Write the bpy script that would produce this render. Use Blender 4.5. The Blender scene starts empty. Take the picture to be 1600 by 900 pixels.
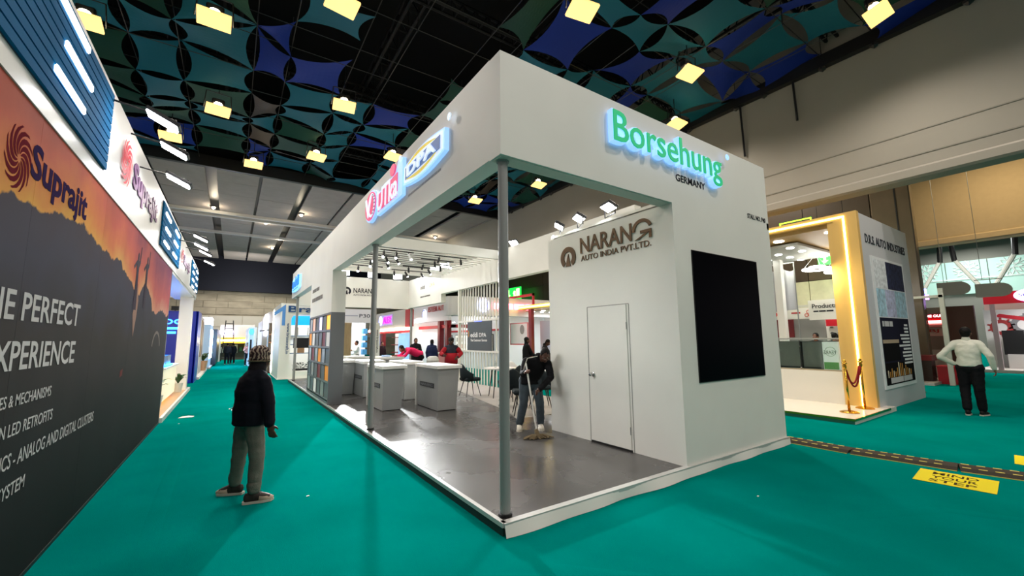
import bpy, bmesh, math, random
from mathutils import Vector as V, Matrix, noise
random.seed(7)
PI = math.pi
SC = bpy.context.scene
COL = SC.collection

# ------------------------------------------------------------------ camera
cam = bpy.data.objects.new('camera', bpy.data.cameras.new('camera'))
COL.objects.link(cam)
cam.data.sensor_width = 36.0
cam.data.lens = 14.5201
cam.data.clip_start = 0.05
cam.data.clip_end = 300
cam.matrix_world = Matrix(((0.829498, -0.059803, -0.555299, -1.93846),
                           (-0.558428, -0.105821, -0.822776, -3.03832),
                           (-0.009558, 0.992585, -0.121174, 1.61),
                           (0, 0, 0, 1)))
SC.camera = cam
# ------------------------------------------------------------------ world: plain even ambient of the rest of the hall
w = bpy.data.worlds.new('world'); SC.world = w; w.use_nodes = True
w.node_tree.nodes['Background'].inputs[0].default_value = (1.0, 0.92, 0.88, 1)
w.node_tree.nodes['Background'].inputs[1].default_value = 0.30
# ------------------------------------------------------------------ lamps and exposure
HALL_W = 190.0      # each hanging hall floodlight
FLOOD_W = 60.0      # each white flood on the booths
TRACK_W = 10.0
SC.view_settings.view_transform = 'Standard'
SC.view_settings.look = 'None'
SC.view_settings.gamma = 1.0
SC.view_settings.exposure = -0.04
SC.view_settings.use_curve_mapping = False

def lamp(kind, loc, aim, power, size=0.3, color=(1, 1, 1), spot=1.6, blend=0.6, parent=None):
    d = bpy.data.lights.new('lamp', kind); d.energy = power; d.color = color
    if kind == 'AREA':
        d.shape = 'SQUARE'; d.size = size
    else:
        d.shadow_soft_size = size
    if kind == 'SPOT':
        d.spot_size = spot; d.spot_blend = blend
    o = bpy.data.objects.new('lamp', d); COL.objects.link(o)
    o.location = loc
    if parent is not None:
        o.parent = parent; o.location = V(loc) - parent.location
    o.rotation_euler = (V(aim) - V(loc)).to_track_quat('-Z', 'Y').to_euler()
    return o

# ------------------------------------------------------------------ materials
def lin(c):
    return tuple(((x / 255) / 12.92 if x / 255 <= 0.04045 else ((x / 255 + 0.055) / 1.055) ** 2.4) for x in c)
MATS = {}
def mat(name, rgb, rough=0.5, metal=0.0, emit=0.0, ecol=None, var=0.0, vscale=6.0, bump=0.0, bscale=80.0, alpha=1.0, trans=0.0, coat=0.0, stretch=None):
    if name in MATS: return MATS[name]
    m = bpy.data.materials.new(name); m.use_nodes = True; MATS[name] = m
    nt = m.node_tree; b = nt.nodes['Principled BSDF']
    c = lin(rgb) + (1,)
    b.inputs['Base Color'].default_value = c
    b.inputs['Roughness'].default_value = rough
    b.inputs['Metallic'].default_value = metal
    b.inputs['Transmission Weight'].default_value = trans
    b.inputs['Coat Weight'].default_value = coat
    b.inputs['Alpha'].default_value = alpha
    b.inputs['Specular IOR Level'].default_value = 0.5 if rough < 0.6 else 0.2
    if 'print' in name: b.inputs['Specular IOR Level'].default_value = 0.03
    if emit:
        b.inputs['Emission Color'].default_value = (lin(ecol) if ecol else c[:3]) + (1,) if ecol else c
        b.inputs['Emission Strength'].default_value = emit
    tc = nt.nodes.new('ShaderNodeTexCoord')
    src = tc.outputs['Object']
    if stretch:
        mp = nt.nodes.new('ShaderNodeMapping'); mp.inputs['Scale'].default_value = stretch
        nt.links.new(src, mp.inputs['Vector']); src = mp.outputs[0]
    if var:
        n = nt.nodes.new('ShaderNodeTexNoise'); n.inputs['Scale'].default_value = vscale; n.inputs['Detail'].default_value = 5
        nt.links.new(src, n.inputs['Vector'])
        r = nt.nodes.new('ShaderNodeMapRange')
        r.inputs[1].default_value = 0.3; r.inputs[2].default_value = 0.7
        r.inputs[3].default_value = 1 - var; r.inputs[4].default_value = 1 + var
        nt.links.new(n.outputs[0], r.inputs[0])
        mx = nt.nodes.new('ShaderNodeVectorMath'); mx.operation = 'SCALE'
        mx.inputs[0].default_value = c[:3]
        nt.links.new(r.outputs[0], mx.inputs['Scale'])
        nt.links.new(mx.outputs[0], b.inputs['Base Color'])
    if bump:
        n = nt.nodes.new('ShaderNodeTexNoise'); n.inputs['Scale'].default_value = bscale
        nt.links.new(src, n.inputs['Vector'])
        bp = nt.nodes.new('ShaderNodeBump'); bp.inputs['Strength'].default_value = bump; bp.inputs['Distance'].default_value = 0.01
        nt.links.new(n.outputs[0], bp.inputs['Height']); nt.links.new(bp.outputs[0], b.inputs['Normal'])
    return m

WHITE = mat('white_paint', (226, 226, 218), 0.5, var=0.03, vscale=1.3)
WHITE2 = mat('white_laminate', (230, 230, 224), 0.3)
OFFW = mat('off_white', (205, 203, 192), 0.6)
GREY = mat('grey_laminate', (150, 153, 152), 0.35, var=0.04, vscale=3)
GREYD = mat('grey_side_laminate', (104, 107, 110), 0.5)
POLE = mat('grey_painted_steel', (138, 140, 138), 0.45)
BLACK = mat('black_metal', (14, 14, 15), 0.45)
BLACKP = mat('black_screen', (3, 4, 8), 0.35)
INK = mat('dark_print', (48, 48, 52), 0.5)
BRONZE = mat('bronze_lettering', (98, 74, 50), 0.35, metal=0.4, var=0.25, vscale=4)
GOLD = mat('brass_metal', (214, 160, 60), 0.2, metal=1.0)
REDROPE = mat('red_velvet', (120, 12, 22), 0.8)
RED = mat('red_panel', (176, 16, 34), 0.4)
DARKRED = mat('dark_red_panel', (120, 16, 26), 0.4)
GLOW = mat('white_glow', (255, 255, 255), 0.5, emit=12, ecol=(255, 252, 246))
FLOODG = mat('flood_glow', (255, 255, 255), 0.5, emit=30, ecol=(250, 252, 255))
SKIN = mat('skin', (122, 78, 56), 0.5)
SKIND = mat('dark_skin', (84, 52, 38), 0.5)
HAIR = mat('black_hair', (16, 13, 12), 0.6, bump=0.5, bscale=60)
TEALC = mat('teal_cloth', (20, 120, 110), 0.9)
def pr(*rgb, r=0.5): return mat('print_%d_%d_%d' % rgb, rgb, r)
def em(r, g, b, s): return mat('lit_%d_%d_%d_%d' % (r, g, b, int(s * 10)), (r, g, b), 0.5, emit=s)

# ------------------------------------------------------------------ helpers
def tagp(o, label=None, cat=None, group=None, kind=None):
    if label: o['label'] = label
    if cat: o['category'] = cat
    if group: o['group'] = group
    if kind: o['kind'] = kind
    return o
def thing(name, label, cat, loc=(0, 0, 0), rotz=0.0, group=None):
    o = bpy.data.objects.new(name, None); COL.objects.link(o)
    o.empty_display_size = 0.1
    o.location = loc; o.rotation_euler = (0, 0, rotz)
    return tagp(o, label, cat, group)
def root(o):
    while o.parent: o = o.parent
    return o
def part(name, g, m, parent=None, label=None, local=False, smooth=False, kind=None):
    """g: bmesh or mesh in world coordinates (or in the thing's own when local)"""
    if isinstance(g, bmesh.types.BMesh):
        me = bpy.data.meshes.new(name); g.normal_update(); g.to_mesh(me); g.free()
    else:
        me = g
        if me.name.startswith('small_print'): kind = 'stuff'
    o = bpy.data.objects.new(name, me); COL.objects.link(o)
    if parent is not None:
        o.parent = parent
        if not local:
            r = root(parent)
            me.transform((Matrix.Translation(r.location) @ r.rotation_euler.to_matrix().to_4x4()).inverted())
    if m is not None:
        me.materials.clear(); me.materials.append(m)
    if smooth:
        for p in me.polygons: p.use_smooth = True
    if label: o['label'] = label
    if kind: o['kind'] = kind
    return o
def single(name, g, m, label, cat, group=None, kind=None, smooth=False):
    o = part(name, g, m, smooth=smooth)
    me = o.data
    c = V((0, 0, 0))
    if len(me.vertices):
        xs = [v.co for v in me.vertices]
        c = V((sum(v.x for v in xs) / len(xs), sum(v.y for v in xs) / len(xs), min(v.z for v in xs)))
        me.transform(Matrix.Translation(-c)); o.location = c
    return tagp(o, label, cat, group, kind)
def struct(name, g, m, parent=None, label=None):
    o = part(name, g, m, parent, label)
    if parent is None: o['kind'] = 'structure'
    return o
def copytree(src, loc, rotz=0.0, label=None, group=None, scale=None):
    r = src.copy(); COL.objects.link(r); r.location = loc; r.rotation_euler = (0, 0, rotz)
    if label: r['label'] = label
    if group: r['group'] = group
    for ch in list(src.children):
        c = ch.copy(); COL.objects.link(c); c.parent = r
        for g in list(ch.children):
            d = g.copy(); COL.objects.link(d); d.parent = c
    return r
def B(): return bmesh.new()
def box(bm, x0, x1, y0, y1, z0, z1, bev=0.0):
    r = bmesh.ops.create_cube(bm, size=1.0, matrix=Matrix.Translation(((x0 + x1) / 2, (y0 + y1) / 2, (z0 + z1) / 2)) @ Matrix.Diagonal((abs(x1 - x0), abs(y1 - y0), abs(z1 - z0), 1)))
    if bev:
        es = list({e for v in r['verts'] for e in v.link_edges})
        bmesh.ops.bevel(bm, geom=es, offset=bev, segments=1, affect='EDGES')
    return bm
def bx(*a, bev=0.0): return box(B(), *a, bev=bev)
def cyl(bm, p0, p1, r0, r1=None, seg=12):
    r1 = r0 if r1 is None else r1
    p0 = V(p0); p1 = V(p1); d = p1 - p0
    M = Matrix.Translation((p0 + p1) / 2) @ d.to_track_quat('Z', 'Y').to_matrix().to_4x4()
    bmesh.ops.create_cone(bm, cap_ends=True, segments=seg, radius1=r0, radius2=r1, depth=d.length, matrix=M)
    return bm
def ball(bm, c, r, sub=2, rot=None):
    if isinstance(r, (int, float)): r = (r, r, r)
    M = Matrix.Translation(c) @ (rot.to_4x4() if rot else Matrix.Identity(4)) @ Matrix.Diagonal((r[0], r[1], r[2], 1))
    bmesh.ops.create_icosphere(bm, subdivisions=sub, radius=1, matrix=M)
    return bm
def poly(bm, pts, depth=None):
    """flat polygon; depth: vector to extrude along"""
    vs = [bm.verts.new(p) for p in pts]
    f = bm.faces.new(vs)
    if depth is not None:
        n = bmesh.ops.extrude_face_region(bm, geom=[f])
        bmesh.ops.translate(bm, vec=V(depth), verts=[v for v in n['geom'] if isinstance(v, bmesh.types.BMVert)])
        bmesh.ops.recalc_face_normals(bm, faces=bm.faces)
    return bm
def tube(bm, pts, r, seg=8):
    pts = [V(p) for p in pts]; rings = []
    for i, p in enumerate(pts):
        t = (pts[min(i + 1, len(pts) - 1)] - pts[max(i - 1, 0)]).normalized()
        a = t.cross(V((0.13, 0.21, 0.97)));  a.normalize(); b = t.cross(a)
        rr = r[i] if isinstance(r, (list, tuple)) else r
        rings.append([bm.verts.new(p + (a * math.cos(k * 2 * PI / seg) + b * math.sin(k * 2 * PI / seg)) * rr) for k in range(seg)])
    for i in range(len(rings) - 1):
        for k in range(seg):
            bm.faces.new((rings[i][k], rings[i][(k + 1) % seg], rings[i + 1][(k + 1) % seg], rings[i + 1][k]))
    bm.faces.new(rings[0][::-1]); bm.faces.new(rings[-1])
    return bm
def lathe(bm, c, prof, seg=20):
    rings = []
    for r, z in prof:
        rings.append([bm.verts.new((c[0] + r * math.cos(k * 2 * PI / seg), c[1] + r * math.sin(k * 2 * PI / seg), c[2] + z)) for k in range(seg)])
    for i in range(len(rings) - 1):
        for k in range(seg):
            bm.faces.new((rings[i][k], rings[i][(k + 1) % seg], rings[i + 1][(k + 1) % seg], rings[i + 1][k]))
    bm.faces.new(rings[0][::-1]); bm.faces.new(rings[-1])
    return bm

# a frame is (origin, right, up)
RX = V((1, 0, 0)); RY = V((0, 1, 0)); UZ = V((0, 0, 1))
def frame(o, right, up=UZ):
    r = V(right).normalized(); u = V(up).normalized(); n = r.cross(u)
    return Matrix(((r.x, u.x, n.x, o[0]), (r.y, u.y, n.y, o[1]), (r.z, u.z, n.z, o[2]), (0, 0, 0, 1)))
FNX = -RY      # right vector on a face that looks towards -X
FNY = RX       # ... towards -Y
FPX = RY       # ... towards +X
def rawtext(s, ext=0.0, off=0.0, shear=0.0, space=1.0):
    cu = bpy.data.curves.new('t', 'FONT'); cu.body = s; cu.size = 1.0; cu.extrude = ext; cu.offset = off
    cu.shear = shear; cu.space_character = space; cu.resolution_u = 3
    o = bpy.data.objects.new('t', cu); COL.objects.link(o)
    dg = bpy.context.evaluated_depsgraph_get()
    me = bpy.data.meshes.new_from_object(o.evaluated_get(dg))
    bpy.data.objects.remove(o); bpy.data.curves.remove(cu)
    for p in me.polygons: p.use_smooth = False
    for a in ('sharp_edge', 'custom_normal'):
        if a in me.attributes: me.attributes.remove(me.attributes[a])
    return me
def bbox(me):
    xs = [v.co.x for v in me.vertices]; ys = [v.co.y for v in me.vertices]
    return (min(xs), max(xs), min(ys), max(ys)) if xs else (0, 1, 0, 1)
def text(s, o, right, width, height, depth=0.003, off=0.0, shear=0.0, space=1.0, up=UZ, mirror=False):
    """text fitted to width x height with its lower left corner at o"""
    me = rawtext(s, 0.5, off, shear, space)
    a, b, c, d = bbox(me)
    me.transform(Matrix.Translation((-a, -c, 0.5)))
    me.transform(Matrix.Diagonal(((width / (b - a)) * (-1 if mirror else 1), height / (d - c), depth, 1)))
    if mirror:
        me.transform(Matrix.Translation((width, 0, 0))); me.flip_normals()
    me.transform(frame(o, right, up))
    return me
def letters(par, name, s, o, right, width, height, depth, m, off=0.0, zoff=0.0, shear=0.0, backm=None, backoff=0.03, backdepth=0.05, label=None):
    """each letter its own part, optional glowing tray behind it as its sub-part"""
    full = rawtext(s, 0.5, off, shear); A, Bb, C, D = bbox(full)
    k = width / (Bb - A); kh = height / (D - C)
    F = frame(o, right)
    for i, ch in enumerate(s):
        if ch == ' ': continue
        me = rawtext(ch, 0.5, off, shear); a, b, c, d = bbox(me)
        _, pb, _, _ = bbox(rawtext(s[:i + 1], 0.5, off, shear))
        dx = pb - b
        me.transform(Matrix.Translation((dx - A, -C, 0.5)))
        me.transform(Matrix.Diagonal((k, kh, depth, 1)))
        me.transform(Matrix.Translation((0, 0, zoff)))
        me.transform(F)
        L = part(name, me, m, par, label)
        if backm:
            me = rawtext(ch, 0.5, off + backoff, shear)
            me.transform(Matrix.Translation((dx - A, -C, 0.5)))
            me.transform(Matrix.Diagonal((k, kh, backdepth, 1)))
            me.transform(Matrix.Translation((0, 0, zoff - backdepth - 0.002)))
            me.transform(F)
            part('lit_tray', me, backm, L)
def plate(o, right, w, h, d, bev=0.0, up=UZ):
    """slab with lower-left-back corner at o, thickness d outwards"""
    bm = bx(0, w, 0, h, 0, d, bev=bev); bm.transform(frame(o, right, up)); return bm
def shape2d(pts, o, right, d=0.004, up=UZ, bm=None):
    b2 = poly(B(), [(p[0], p[1], 0) for p in pts], (0, 0, d)); b2.transform(frame(o, right, up))
    return b2
def swirl(o, right, w, h, n=11, d=0.003):
    bm = B()
    for k in range(n):
        a0 = k * 2 * PI / n; L = []; R = []
        for i in range(9):
            t = i / 8; r = 0.13 + 0.87 * t; a = a0 + 1.5 * (1 - t) - 0.2
            wd = (0.78 * math.sin(PI * min(1, .12 + t * .85)) ** 0.5) * 2 * PI / n
            L.append((r * math.cos(a), r * math.sin(a))); R.append((r * math.cos(a + wd), r * math.sin(a + wd)))
        for i in range(8):
            q = [L[i], R[i], R[i + 1], L[i + 1]]
            vs = [bm.verts.new((w / 2 * (1 + p[0]), h / 2 * (1 + p[1]), d)) for p in q]
            bm.faces.new(vs)
    bmesh.ops.remove_doubles(bm, verts=bm.verts, dist=1e-5)
    bm.transform(frame(o, right)); return bm
def ring2d(o, right, r0, r1, d=0.004, a0=0.0, a1=2 * PI, seg=28, sx=1.0):
    bm = B(); full = abs(a1 - a0 - 2 * PI) < 1e-4
    for i in range(seg):
        t0 = a0 + (a1 - a0) * i / seg; t1 = a0 + (a1 - a0) * (i + 1) / seg
        q = [(r0, t0), (r1, t0), (r1, t1), (r0, t1)]
        lo = [bm.verts.new((sx * r * math.cos(t), r * math.sin(t), 0)) for r, t in q]
        hi = [bm.verts.new((sx * r * math.cos(t), r * math.sin(t), d)) for r, t in q]
        bm.faces.new(hi)
        bm.faces.new((lo[1], lo[2], hi[2], hi[1])); bm.faces.new((lo[3], lo[0], hi[0], hi[3]))
        bm.faces.new((lo[0], lo[1], hi[1], hi[0])); bm.faces.new((lo[2], lo[3], hi[3], hi[2]))
    bmesh.ops.remove_doubles(bm, verts=bm.verts, dist=1e-5)
    bm.transform(frame(o, right)); return bm
# ================================================================== HALL SHELL
def carpet():
    m = mat('teal_carpet', (0, 116, 108), 0.85, var=0.10, vscale=1.1, bump=0.35, bscale=160)
    b = m.node_tree.nodes['Principled BSDF']; b.inputs['Specular IOR Level'].default_value = 0.0
    return m
struct('floor', bx(-18, 52, -14, 46, -0.05, 0.0), carpet())
# long low wrinkles of the carpet near the cross aisle and along its seams
wr = B()
for pts in ([(-0.2, -0.35), (0.5, -1.1), (1.1, -2.3)], [(2.4, -1.3), (3.6, -1.9), (4.2, -3.0)], [(6.5, -0.35), (8.5, -0.55), (11.5, -0.95)], [(-3.0, 8.9), (-1.6, 8.7), (-0.2, 8.9)], [(-2.4, 1.2), (-2.45, 3.2), (-2.5, 6)]):
    P = [V((x, y, 0)) for x, y in pts]; Q = []
    for i in range(len(P) - 1):
        for t in range(6): Q.append(P[i].lerp(P[i + 1], t / 6))
    Q.append(P[-1])
    for i in range(len(Q) - 1):
        a, b_ = Q[i], Q[i + 1]; n = (b_ - a).cross(UZ).normalized() * 0.07
        h0 = 0.009 * math.sin(PI * i / (len(Q) - 1)); h1 = 0.009 * math.sin(PI * (i + 1) / (len(Q) - 1))
        v = [wr.verts.new(p) for p in (a - n + UZ * 0.0005, b_ - n + UZ * 0.0005, b_ + UZ * (h1 + 0.0005), a + UZ * (h0 + 0.0005), a + n + UZ * 0.0005, b_ + n + UZ * 0.0005)]
        wr.faces.new((v[0], v[1], v[2], v[3])); wr.faces.new((v[3], v[2], v[5], v[4]))
bmesh.ops.remove_doubles(wr, verts=wr.verts, dist=1e-4)
part('carpet_wrinkle', wr, carpet(), bpy.data.objects['floor'], smooth=True, kind='stuff')

ROOFM = mat('black_void', (9, 9, 11), 0.9)
struct('wall_roof_void', bx(-9.6, -9.3, -14, 18, 9.0, 12.3), ROOFM).name = 'trim_4'
struct('wall_roof_void', bx(-9.6, 11.3, 17.85, 18.0, 9.36, 12.3), ROOFM).name = 'trim_5'
struct('ceiling', bx(-16, 11.3, -14, 18.0, 12.2, 12.4), ROOFM)
GREYC = mat('grey_plaster', (150, 141, 136), 0.8, var=0.06, vscale=2.0)
BEIGEC = mat('beige_plaster', (146, 141, 130), 0.85, var=0.03, vscale=0.8)
DARKM = mat('navy_black_wall', (14, 16, 26), 0.8)
STONE = mat('mottled_stone', (146, 136, 118), 0.7, var=0.22, vscale=0.9, stretch=(1, 1, 2.2))
BROWN = mat('brown_stone', (74, 61, 48), 0.35, var=0.12, vscale=0.8)
# plaster ceiling beyond the sails: panels, slots and beams
gc = struct('ceiling_plaster', bx(-9, 22, 17.75, 42, 9.25, 9.35), BLACK); gc.name = 'ceiling.001'
xs = [(-9, -7.2), (-7.1, -5.3), (-5.2, -3.35), (-2.95, -1.32), (-1.2, 0.45), (0.85, 2.7), (2.8, 4.6), (4.7, 6.6), (6.75, 8.55), (9.0, 10.9), (11.0, 13.2), (13.6, 15.6), (15.7, 17.6), (17.7, 22)]
k = 0
for (a, b_) in xs:
    y = 17.75
    while y < 41.9:
        y1 = min(42, y + 2.0)
        z = 9.0 + random.uniform(-.006, .006)
        bm = bx(a + 0.008, b_ - 0.008, y + 0.008, y1 - 0.008, z, 9.12); part('ceiling_panel', bm, GREYC, gc)
        y = y1
for y in (25.2, 26.0, 30.4):
    bm = bx(-9, 22, y, y + 0.22, 8.84, 9.0); part('ceiling_beam', bm, mat('pale_beam', (190, 188, 184), 0.7), gc)
struct('wall_far', bx(-16, 24, 44, 44.3, 0, 9.3), STONE)
wf = bpy.data.objects['wall_far']
for i in range(9):
    for j in range(2):
        x0 = -9 + i * 2.6
        part('wall_panel', bx(x0, x0 + 2.56, 43.93, 44, 1.9 + j * 1.05, 2.91 + j * 1.05), mat('pale_wall_panel', (178, 172, 160), 0.6), wf)
for j in range(4):
    for i in range(13):
        x0 = -9 + i * 1.9 + (0.9 if j % 2 else 0)
        part('stone_slab', bx(x0, x0 + 1.87, 43.9 - random.uniform(0, .05), 44, 4.1 + j * 0.62, 4.7 + j * 0.62), STONE, wf)
struct('wall_drop', bx(-16, 22, 41.8, 42.4, 6.1, 9.3), DARKM).name = 'trim_1'
struct('wall_right_bulkhead', bx(11.12, 11.5, -14, 42, 5.27, 12.3), BEIGEC).name = 'wall_right'
wrt = bpy.data.objects['wall_right']
part('lower_lip', bx(11.06, 11.6, -14, 42, 5.24, 5.52, bev=0.05), BEIGEC, wrt)
for z in (5.78, 6.35):
    part('board_joint', bx(11.105, 11.13, -14, 42, z, z + 0.03), mat('beige_joint', (130, 126, 116), 0.9), wrt)
# stone clad wall behind the bulkhead
struct('wall_back', bx(17.7, 18.2, 1.9, 44, 0, 9.4), BROWN)
wb = bpy.data.objects['wall_back']
for i in range(10):
    for j in range(5):
        y0 = 1.9 + i * 2.2
        part('stone_panel', bx(17.62, 17.7, y0 + .012, y0 + 2.188, 0.2 + j * 1.82, 0.2 + j * 1.82 + 1.8), mat('cream_stone', (206, 202, 168), 0.5, var=0.12, vscale=2.5) if j == 1 and i < 5 else BROWN if j < 2 or random.random() < .6 else mat('brown_stone_light', (92, 78, 60), 0.3, var=0.15, vscale=1), wb)
struct('trim_6', bx(17.58, 17.66, 1.15, 1.19, 0, 9.4), BLACK)
struct('trim_2', bx(17.6, 17.95, 0.78, 1.88, 0, 9.4, bev=0.03), mat('brown_stone_pale', (96, 82, 66), 0.25, var=0.1, vscale=1.5))
struct('wall_right_second', bx(24, 24.5, -14, 3.5, 5.6, 9.4), mat('warm_beige', (170, 148, 112), 0.8, var=0.03)).name = 'wall_right.001'
struct('trim_3', bx(23.92, 24.6, -14, 3.5, 5.55, 5.85, bev=0.05), mat('warm_beige', (0, 0, 0)))
struct('ceiling_second', bx(11.5, 24.2, -14, 44, 9.4, 9.6), mat('warm_beige', (0, 0, 0))).name = 'ceiling.002'
# far end of the cross hall: grey drop, patterned glass frontage and V struts
struct('wall_cross_end', bx(50.6, 51, -12, 20, 0, 10), mat('dim_grey_wall', (150, 147, 138), 0.8)).name = 'wall_end'
gf = thing('glass_frontage', 'pale green glass frontage with white star lattice above the far red stalls', 'glass wall', (50.4, 4, 5.0))
GLS = mat('pale_green_glass', (178, 216, 202), 0.3, emit=0.45)  # glow added to the panes to lift their brightness
WST = mat('white_lattice', (236, 244, 238), 0.5)
for i in range(6):
    y0 = -2 + i * 2.5
    part('glass_pane', bx(50.36, 50.4, y0 + .03, y0 + 2.47, 5.05, 6.3), GLS, gf)
    part('glass_pane', bx(50.36, 50.4, y0 + .03, y0 + 2.47, 6.36, 7.9), GLS, gf)
    bm = B()
    for a in range(8):
        t = a * PI / 4; c = V((50.33, y0 + 1.25, 7.13))
        d1 = V((0, math.cos(t), math.sin(t))); d2 = V((0, math.cos(t + .35), math.sin(t + .35))); d3 = V((0, math.cos(t - .35), math.sin(t - .35)))
        for q in ((d1 * .15, d2 * .45), (d2 * .45, d1 * .78), (d1 * .15, d3 * .45), (d3 * .45, d1 * .78), (d2 * .45, d2 * .8)):
            cyl(bm, c + q[0], c + q[1], 0.045, seg=4)
    part('star_lattice', bm, WST, gf)
part('rail', bx(50.28, 50.36, -2, 13, 6.28, 6.38), WST, gf)
for y in (2.4, 6.2):
    t = thing('v_strut', 'pale V shaped steel strut rising before the glass frontage, %s' % ('nearer the right edge' if y < 4 else 'beside the brown column'), 'column', (44, y, 0), group='V struts')
    part('foot', bx(43.75, 44.25, y - .25, y + .25, 0, 4.5), OFFW, t)
    for s in (-1, 1):
        part('arm', cyl(B(), (44, y, 4.4), (44, y + s * 1.5, 7.3), 0.13, seg=8), OFFW, t)
        part('socket', cyl(B(), (44, y + s * 1.5, 7.2), (44, y + s * 1.6, 8.7), 0.16, seg=8), BLACK, t)

# ------------------------------------------------------------------ coloured sails under the black roof
COLS = {'teal': mat('teal_sail', (0, 78, 96), 0.7), 'blue': mat('blue_sail', (0, 34, 116), 0.7), 'green': mat('green_sail', (0, 50, 40), 0.6), 'brown': mat('taupe_sail', (52, 44, 40), 0.6), 'black': mat('black_sail', (16, 17, 22), 0.7)}
def sail_mesh(x0, x1, y0, y1, zc, d=0.13, n=8):
    bm = B(); w = x1 - x0; h = y1 - y0; g = []
    for i in range(n + 1):
        for j in range(n + 1):
            u = i / n; v = j / n
            x = x0 + w * (u + d * 4 * v * (1 - v) * (1 - 2 * u)); y = y0 + h * (v + d * 4 * u * (1 - u) * (1 - 2 * v))
            z = zc[0] * (1 - u) * (1 - v) + zc[1] * u * (1 - v) + zc[2] * u * v + zc[3] * (1 - u) * v
            g.append(bm.verts.new((x, y, z)))
    for i in range(n):
        for j in range(n):
            a = i * (n + 1) + j; bm.faces.new((g[a], g[a + n + 1], g[a + n + 2], g[a + 1]))
    return bm
canopy = thing('sail_canopy', 'canopy of blue, teal and green fabric sails strung under the black roof', 'fabric ceiling', (2, 8, 9.1))
def grid_lines(a, b_, cyc):
    L = [a]; i = 0
    while L[-1] < b_ - 0.4: L.append(min(b_, L[-1] + cyc[i % len(cyc)])); i += 1
    return L
gx = grid_lines(-8.4, 11.0, [1.62, 0.78, 1.5, 1.0]); gy = grid_lines(-4.2, 17.6, [1.5, 0.85, 1.62, 1.1])
rz = random.Random(5)
ZN = {(i, j): 9.12 + 0.30 * rz.uniform(-1, 1) for i in range(len(gx)) for j in range(len(gy))}
nsail = 0
for i in range(len(gx) - 1):
    for j in range(len(gy) - 1):
        cx = (gx[i] + gx[i + 1]) / 2; cy = (gy[j] + gy[j + 1]) / 2
        n1 = noise.noise(V((cx * .21 + 3, cy * .21, 1.7))); n2 = noise.noise(V((cx * .5 + 9, cy * .5, 4.1))); n3 = noise.noise(V((cx * .9, cy * .9, 9.2)))
        # a broad black stretch runs diagonally above the stand
        centre = -2.0 < cx < 5.0 and 1.5 < cy < 9.5
        dens = n3 + rz.uniform(-.45, .45) + (0.33 if centre else (-0.60 if cx > 5.5 else -0.30))
        if dens > 0.12: continue
        if dens > 0.06: c = 'brown'
        elif cx > 5.5 and cy < 9: c = 'blue' if n2 > 0.02 else ('teal' if n1 > -0.28 or (i + j) % 3 else 'green')
        else: c = 'teal' if n2 < 0.06 else ('blue' if n1 > -.1 else 'green')
        if rz.random() < .10: c = 'green'
        if c == 'teal' and centre and rz.random() < .4: c = 'green'
        if c == 'green' and centre and rz.random() < .3: c = 'brown'
        zc = [ZN[i, j], ZN[i + 1, j], ZN[i + 1, j + 1], ZN[i, j + 1]]
        part('sail', sail_mesh(gx[i], gx[i + 1], gy[j], gy[j + 1], zc), COLS[c], canopy); nsail += 1
cb = B()
for x in gx: cyl(cb, (x, gy[0], 9.16), (x, gy[-1], 9.16), 0.012, seg=4)
for y in gy: cyl(cb, (gx[0], y, 9.16), (gx[-1], y, 9.16), 0.012, seg=4)
for x in gx[::2]:
    for y in gy[::2]: cyl(cb, (x, y, 9.1), (x, y, 10.0), 0.01, seg=4)
part('wire', cb, BLACK, canopy, kind='stuff')
STEEL = mat('dark_steel', (13, 13, 15), 0.7)
def truss(p0, p1, hgt, label, wd=0.35):
    t = thing('roof_truss', label, 'truss', (p0[0], p0[1], p0[2]), group='roof trusses above the sails')
    a = V(p0); b_ = V(p1); d = (b_ - a); L = d.length; d.normalize(); s = d.cross(UZ) * wd / 2
    for off in (s, -s):
        part('chord', cyl(B(), a + off, b_ + off, 0.045, seg=6), STEEL, t)
    part('chord', cyl(B(), a + UZ * hgt, b_ + UZ * hgt, 0.045, seg=6), STEEL, t)
    bm = B(); n = int(L / hgt)
    for q in range(n):
        m0 = a + d * (L * q / n); m1 = a + d * (L * (q + .5) / n) + UZ * hgt; m2 = a + d * (L * (q + 1) / n)
        for off in (s, -s):
            cyl(bm, m0 + off, m1, 0.02, seg=4); cyl(bm, m1, m2 + off, 0.02, seg=4)
        cyl(bm, m0 + s, m0 - s, 0.02, seg=4)
    part('lattice', bm, STEEL, t, kind='stuff')
for i, x in enumerate((-6.2, -2.4, 1.4, 5.2, 9.0)):
    truss((x, -5, 9.9), (x, 17.6, 9.9), 0.8, 'black lattice truss running down the hall above the sails, %s' % ('farthest left', 'over the left aisle', 'over the white stand', 'right of the stand middle', 'nearest the beige bulkhead')[i])
for i, y in enumerate((0.6, 5.4, 10.2, 15.0)):
    truss((-8.4, y, 9.55), (11, y, 9.55), 0.35, 'thin black lattice truss running across the hall above the sails, %s' % ('nearest the camera', 'second from the camera', 'third from the camera', 'farthest from the camera')[i], .25)
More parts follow.
